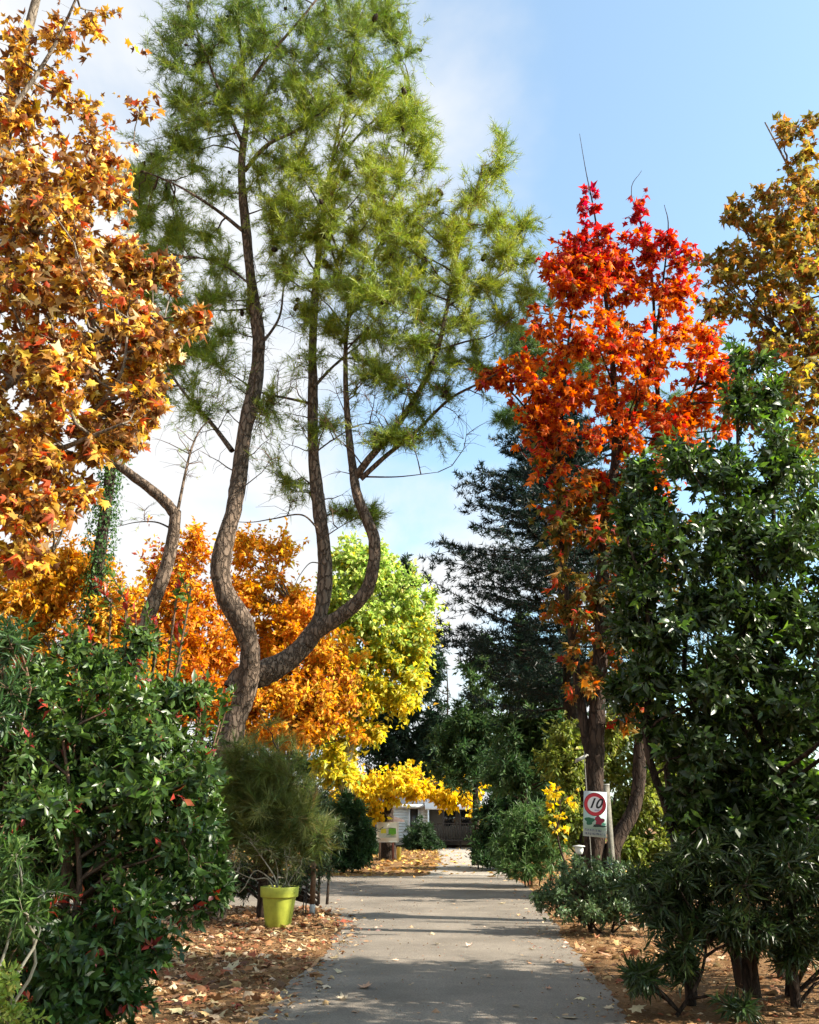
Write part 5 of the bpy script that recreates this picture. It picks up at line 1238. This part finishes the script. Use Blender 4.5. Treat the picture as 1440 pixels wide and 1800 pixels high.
# ------------------------------------------------------------------ notice board, bollard
YN = 41.0
n0 = P(681.5, 1463, YN)
t_ = YN / 0.94 * 1.0
s_ = (P(700, 1463, YN)[0] - P(663, 1463, YN)[0])
h_ = P(681, 1446, YN)[2] - P(681, 1479, YN)[2]
nb_ = Thing('notice_board', 'white notice board with a green and yellow map on two brown posts', 'sign', (n0[0], YN, 0))
b = Buf(); box(b, n0[0] - s_ / 2, n0[0] + s_ / 2, YN - .02, YN + .02, n0[2] - h_ / 2, n0[2] + h_ / 2); pan = nb_.part('panel', b, paint('board_white', (.84, .85, .82), .4, .06, 3))
for nm, x0, x1, z0, z1 in (('frame_side', -s_ / 2 - .03, -s_ / 2, -h_ / 2, h_ / 2), ('frame_side', s_ / 2, s_ / 2 + .03, -h_ / 2, h_ / 2), ('frame_rail', -s_ / 2 - .03, s_ / 2 + .03, h_ / 2, h_ / 2 + .03), ('frame_rail', -s_ / 2 - .03, s_ / 2 + .03, -h_ / 2 - .03, -h_ / 2)):
    b = Buf(); box(b, n0[0] + x0, n0[0] + x1, YN - .035, YN + .03, n0[2] + z0, n0[2] + z1); nb_.part(nm, b, paint('frame_white', (.80, .81, .78), .35, .05), pan)
for q, (nm, col, x0, x1, z0, z1) in enumerate((('map_field', (.50, .55, .52), -.40, .42, -.28, .20), ('map_yellow', (.60, .58, .06), -.32, -.06, -.06, .17), ('map_green', (.13, .42, .04), .04, .40, -.10, .19), ('map_lime', (.30, .50, .10), .12, .34, -.17, -.105), ('map_grey', (.16, .24, .24), -.05, .16, -.16, -.105), ('map_dark', (.05, .05, .06), -.10, .36, .192, .215), ('map_key', (.30, .42, .40), -.18, .38, -.25, -.22))):
    b = Buf(); y_ = YN - .0205 - .003 * (q + 1)
    v = np.array([(x0, y_, z0), (x1, y_, z0 + .01), (x1 - .02, y_, z1), ((x0 + x1) / 2, y_, z1 + .012), (x0 + .015, y_, z1 - .012)]) * [s_ / .98, 1, h_ / .95] + [n0[0], 0, n0[2]]
    b.add(v, [(0, 1, 2), (0, 2, 3), (0, 3, 4)]); nb_.part(nm, b, paint(nm, col, .5, .2, 12), pan)
for dx_, cc in ((-.36, (.30, .20, .15)), (.26, (.28, .10, .08))):
    b = Buf(); x_ = n0[0] + dx_ * s_ / 1.0; box(b, x_ - .045, x_ + .045, YN + .022, YN + .10, 0, n0[2] + h_ / 2 - .05); nb_.part('post', b, paint('post_brown_%d' % int(dx_ * 100 + 50), cc, .7, .25, 10))
yb = P(701.5, 1500, 40.6)
bol = Thing('bollard', 'short yellow bollard beside the notice board', 'bollard', (yb[0], 40.6, 0))
zb = P(701, 1489, 40.6)[2]
b = Buf(); lathe(b, [(.105, 0), (.105, zb - .03), (.095, zb - .005), (0, zb)], bol.base, 20); bol.part('post', b, paint('bollard_yellow', (.62, .40, .03), .45, .2, 5), smooth=True)
b = Buf(); lathe(b, [(.13, 0), (.13, .02), (.106, .03)], bol.base, 20); bol.part('base_plate', b, paint('dark_steel', (.03, .03, .03)))

# dark parasol and white van behind the board
yk = 50.0
k0 = P(680, 1440, yk)
par = Thing('parasol', 'dark brown open parasol showing above the notice board', 'parasol', (k0[0], yk, 0))
zt_ = P(680, 1431, yk)[2]; ze = P(680, 1441, yk)[2]
b = Buf(); a = np.linspace(0, 2 * math.pi, 8, endpoint=False); R0 = .98
v = np.vstack([[[k0[0], yk, zt_]], np.stack([k0[0] + R0 * np.cos(a), yk + R0 * np.sin(a), 0 * a + ze], 1), np.stack([k0[0] + R0 * np.cos(a), yk + R0 * np.sin(a), 0 * a + ze - .12], 1)])
j = np.arange(8); jn = (j + 1) % 8
b.add(v, np.stack([0 * j, 1 + j, 1 + jn], 1)); b.f[4].append(np.stack([1 + j, 9 + j, 9 + jn, 1 + jn], 1)); par.part('canopy', b, paint('parasol_cloth', (.055, .035, .028), .85, .25, 6))
b = Buf(); tubes(b, np.array([[k0[0], yk, 0], [k0[0], yk, 1], [k0[0], yk, zt_ + .06]]), np.full(3, .025), 8); par.part('pole', b, paint('dark_steel', (.03, .03, .03)))
yv = 56.0
v0 = P(606, 1465, yv)[0]
van = Thing('parked_van', 'white van with dark windows half hidden behind the notice board', 'van', (v0, yv, 0))
VW = paint('van_white', (.80, .80, .80), .25, .04); VG = paint('van_glass', (.01, .012, .05), .1, .1, spec=.6); TY = paint('tyre_rubber', (.02, .02, .02), .8, .1)
b = Buf(); prof = np.array([(-2.2, .35), (-2.25, .9), (-1.6, 1.15), (-1.0, 1.95), (2.1, 1.98), (2.25, 1.2), (2.25, .35)])
n_ = len(prof); v = np.vstack([np.stack([v0 + prof[:, 0], np.full(n_, yv + s * .85), prof[:, 1]], 1) for s in (-1, 1)])
j = np.arange(n_); jn = (j + 1) % n_
b.add(v, np.stack([j, jn, jn + n_, j + n_], 1)); b.f[3].append(np.array([(0, i_, i_ + 1) for i_ in range(1, n_ - 1)])); b.f[3].append(np.array([(n_, n_ + i_ + 1, n_ + i_) for i_ in range(1, n_ - 1)]))
body = van.part('body', b, VW)
for x0, x1 in ((-1.15, -.25), (-.15, .9), (1.0, 2.0)):
    b = Buf(); box(b, v0 + x0, v0 + x1, yv - .858, yv - .845, 1.25, 1.75); van.part('window', b, VG, body)
for x0 in (-1.4, 1.4):
    for s in (-1, 1):
        b = Buf(); a = np.linspace(0, 2 * math.pi, 20, endpoint=False)
        v = np.concatenate([np.stack([v0 + x0 + r_ * np.cos(a), np.full(20, yv + s * y_), .33 + r_ * np.sin(a)], 1) for r_, y_ in ((.18, .88), (.33, .88), (.33, .66))])
        j = np.arange(20); jn = (j + 1) % 20
        b.add(v, np.vstack([np.stack([j + 20 * m_, jn + 20 * m_, jn + 20 * m_ + 20, j + 20 * m_ + 20], 1) for m_ in (0, 1)])); w_ = van.part('wheel', b, TY)
        b = disc(.001, .18, v0 + x0, .33, yv + s * .875, 20); van.part('rim', b, paint('rim_grey', (.4, .4, .4), .4, .1), w_)

# ------------------------------------------------------------------ mobile home
YH = 61.0
hx = lambda px_: P(px_, 1450, YH)[0]
hz = lambda py_: P(760, py_, YH)[2]
home = Thing('mobile_home', 'white clapboard mobile home with grey roof and covered porch at the end of the path', 'building', (hx(770), YH, 0))
WH = paint('clapboard_white', (.70, .70, .68), .5, .08, 3); DK = paint('dark_timber', (.045, .032, .024), .8, .3, 6, .2); RF = paint('roof_grey', (.16, .17, .19), .7, .15, 4)
x0, x1 = hx(668), hx(752); xw1 = hx(900)
zf = .55; ze_ = hz(1418)
wl = Buf(); box(wl, x0, x1, YH, YH + 7.5, zf - .4, ze_ - .02); wall = home.part('wall', wl, paint('core_white', (.5, .5, .48), .6, .1))
dx0, dx1 = hx(721), hx(735)
nbd = 11; hb_ = (ze_ - zf) / nbd
for q in range(nbd):
    z_ = zf + q * hb_
    for (a_, c_) in ((x0 - .01, dx0 - .12), (dx1 + .12, x1 + .01)):
        b = Buf(); v = [(a_, YH - .05, z_ + .006), (c_, YH - .05, z_ + .006), (c_, YH - .015, z_ + hb_ - .004), (a_, YH - .015, z_ + hb_ - .004), (a_, YH - .003, z_ + .006), (c_, YH - .003, z_ + .006), (c_, YH - .003, z_ + hb_ - .004), (a_, YH - .003, z_ + hb_ - .004)]
        b.add(v, [(0, 1, 2, 3), (0, 4, 5, 1), (3, 2, 6, 7), (0, 3, 7, 4), (1, 5, 6, 2)]); home.part('board', b, WH, wall)
zd = hz(1422)
for a_, c_, z0, z1 in ((dx0 - .11, dx0, zf, zd), (dx1, dx1 + .11, zf, zd), (dx0 - .11, dx1 + .11, zd, zd + .12)):
    b = Buf(); box(b, a_, c_, YH - .08, YH - .004, z0, z1); home.part('door_trim', b, WH)
b = Buf(); box(b, dx0, dx1, YH - .03, YH - .004, zf, zd); dr = home.part('door', b, paint('door_dark', (.03, .025, .02), .25, .2, spec=.5))
b = Buf(); tubes(b, np.array([[dx1 - .08, YH - .08, zf + 1.0], [dx1 - .08, YH - .08, zf + 1.15]]), np.full(2, .015), 6); home.part('handle', b, paint('cap_zinc', (.45, .45, .42)), dr)
# roof
zr = hz(1398)
b = Buf(); xm_ = (x0 + xw1) / 2
v = [(x0 - .3, YH - .35, ze_), (xw1, YH - .35, ze_), (x0 - .3, YH + 3.7, zr + .25), (xw1, YH + 3.7, zr + .25), (x0 - .3, YH + 7.9, ze_), (xw1, YH + 7.9, ze_), (x0 - .3, YH - .35, ze_ + .1), (xw1, YH - .35, ze_ + .1), (x0 - .3, YH + 3.7, zr + .35), (xw1, YH + 3.7, zr + .35), (x0 - .3, YH + 7.9, ze_ + .1), (xw1, YH + 7.9, ze_ + .1)]
b.add(v, [(6, 7, 9, 8), (8, 9, 11, 10), (0, 2, 3, 1), (2, 4, 5, 3), (0, 1, 7, 6), (4, 10, 11, 5), (0, 6, 8, 2), (2, 8, 10, 4), (1, 3, 9, 7), (3, 5, 11, 9)]); roof = home.part('roof', b, RF)
b = Buf(); box(b, x0 - .31, x1, YH - .41, YH - .352, ze_ - .08, ze_ + .14); home.part('fascia', b, WH, roof)
for q in range(14):
    xq = x0 + q * (xw1 - x0) / 14
    b = Buf(); v = [(xq, YH - .34, ze_ + .106), (xq + .05, YH - .34, ze_ + .106), (xq + .05, YH + 3.68, zr + .356), (xq, YH + 3.68, zr + .356), (xq, YH - .34, ze_ + .14), (xq + .05, YH - .34, ze_ + .14), (xq + .05, YH + 3.68, zr + .39), (xq, YH + 3.68, zr + .39)]
    b.add(v, [(4, 5, 6, 7), (0, 1, 5, 4), (0, 4, 7, 3), (1, 2, 6, 5)]); home.part('roof_rib', b, RF, roof)
# porch to the right of the wall
YQ = YH - 2.2
b = Buf(); za_ = hz(1412); zb_ = hz(1424)
v = [(x1 - .2, YQ, zb_), (xw1, YQ, zb_), (xw1, YH + .1, za_), (x1 - .2, YH + .1, za_), (x1 - .2, YQ, zb_ + .09), (xw1, YQ, zb_ + .09), (xw1, YH + .1, za_ + .09), (x1 - .2, YH + .1, za_ + .09)]
b.add(v, [(0, 1, 2, 3), (4, 7, 6, 5), (0, 4, 5, 1), (1, 5, 6, 2), (0, 3, 7, 4)]); home.part('awning', b, WH)
b = Buf(); box(b, x1 + .02, xw1, YH + .2, YH + 7.4, zf - .4, ze_ - .03); home.part('porch_wall', b, paint('porch_beige', (.13, .12, .10), .7, .15))
b = Buf(); box(b, x1 - .2, xw1, YQ, YH - .06, zf - .12, zf - .02); home.part('deck', b, DK)
for q, px_ in enumerate((752, 778, 806, 834, 862, 898)):
    b = Buf(); x_ = hx(px_); box(b, x_ - .05, x_ + .05, YQ + .03, YQ + .13, 0, zb_ - .01); home.part('porch_post', b, DK if q else WH)
b = Buf(); box(b, x1 - .15, xw1, YQ + .04, YQ + .12, zf + .92, zf + .99); home.part('handrail', b, DK)
for q in range(34):
    x_ = hx(756) + q * (xw1 - hx(756)) / 34
    b = Buf(); box(b, x_ - .03, x_ + .03, YQ + .06, YQ + .10, zf - .02, zf + .915); home.part('baluster', b, DK)
for q in range(3):
    b = Buf(); box(b, hx(742), hx(768), YQ - .3 * (q + 1), YQ - .3 * q - .004, 0, zf - .14 * (q + 1)); home.part('step', b, DK)
for px_ in (790, 822):
    b = Buf(); x_ = hx(px_); box(b, x_ - .4, x_ + .4, YH + .17, YH + .196, zf + .8, zf + 1.75); home.part('window', b, paint('home_glass', (.02, .022, .025), .08, .1, spec=.6))

# ------------------------------------------------------------------ far woods closing the view
rg = np.random.default_rng(301)
lv = Leaves('rhomb'); n = 20000
ang = rg.uniform(-1.15, 1.15, n); ht = 7.5 + 2.5 * np.sin(ang * 11) + 1.8 * np.sin(ang * 27 + 1) + 1.0 * np.sin(ang * 63)
rr = 95 + rg.uniform(0, 14, n); z = ht * rg.uniform(0, 1, n) ** .8
pos = np.stack([rr * np.sin(ang), rr * np.cos(ang), z], 1)
lv.add(pos, rg.normal(size=(n, 3)), rg.normal(size=(n, 3)) + TO_SUN * .5, rg.uniform(.7, 1.5, n), palette([(0.03, .055, .02, 3), (.05, .08, .03, 2), (.10, .10, .03, 1), (.25, .14, .03, .5)], n, rg, pos, fscale=.12))
b = Buf(); Leaves.fill(b, 'rhomb', lv.all())
solo('far_woods', 'far dark line of trees closing the view', 'woods', b, LEAF_SOFT, kind='stuff')
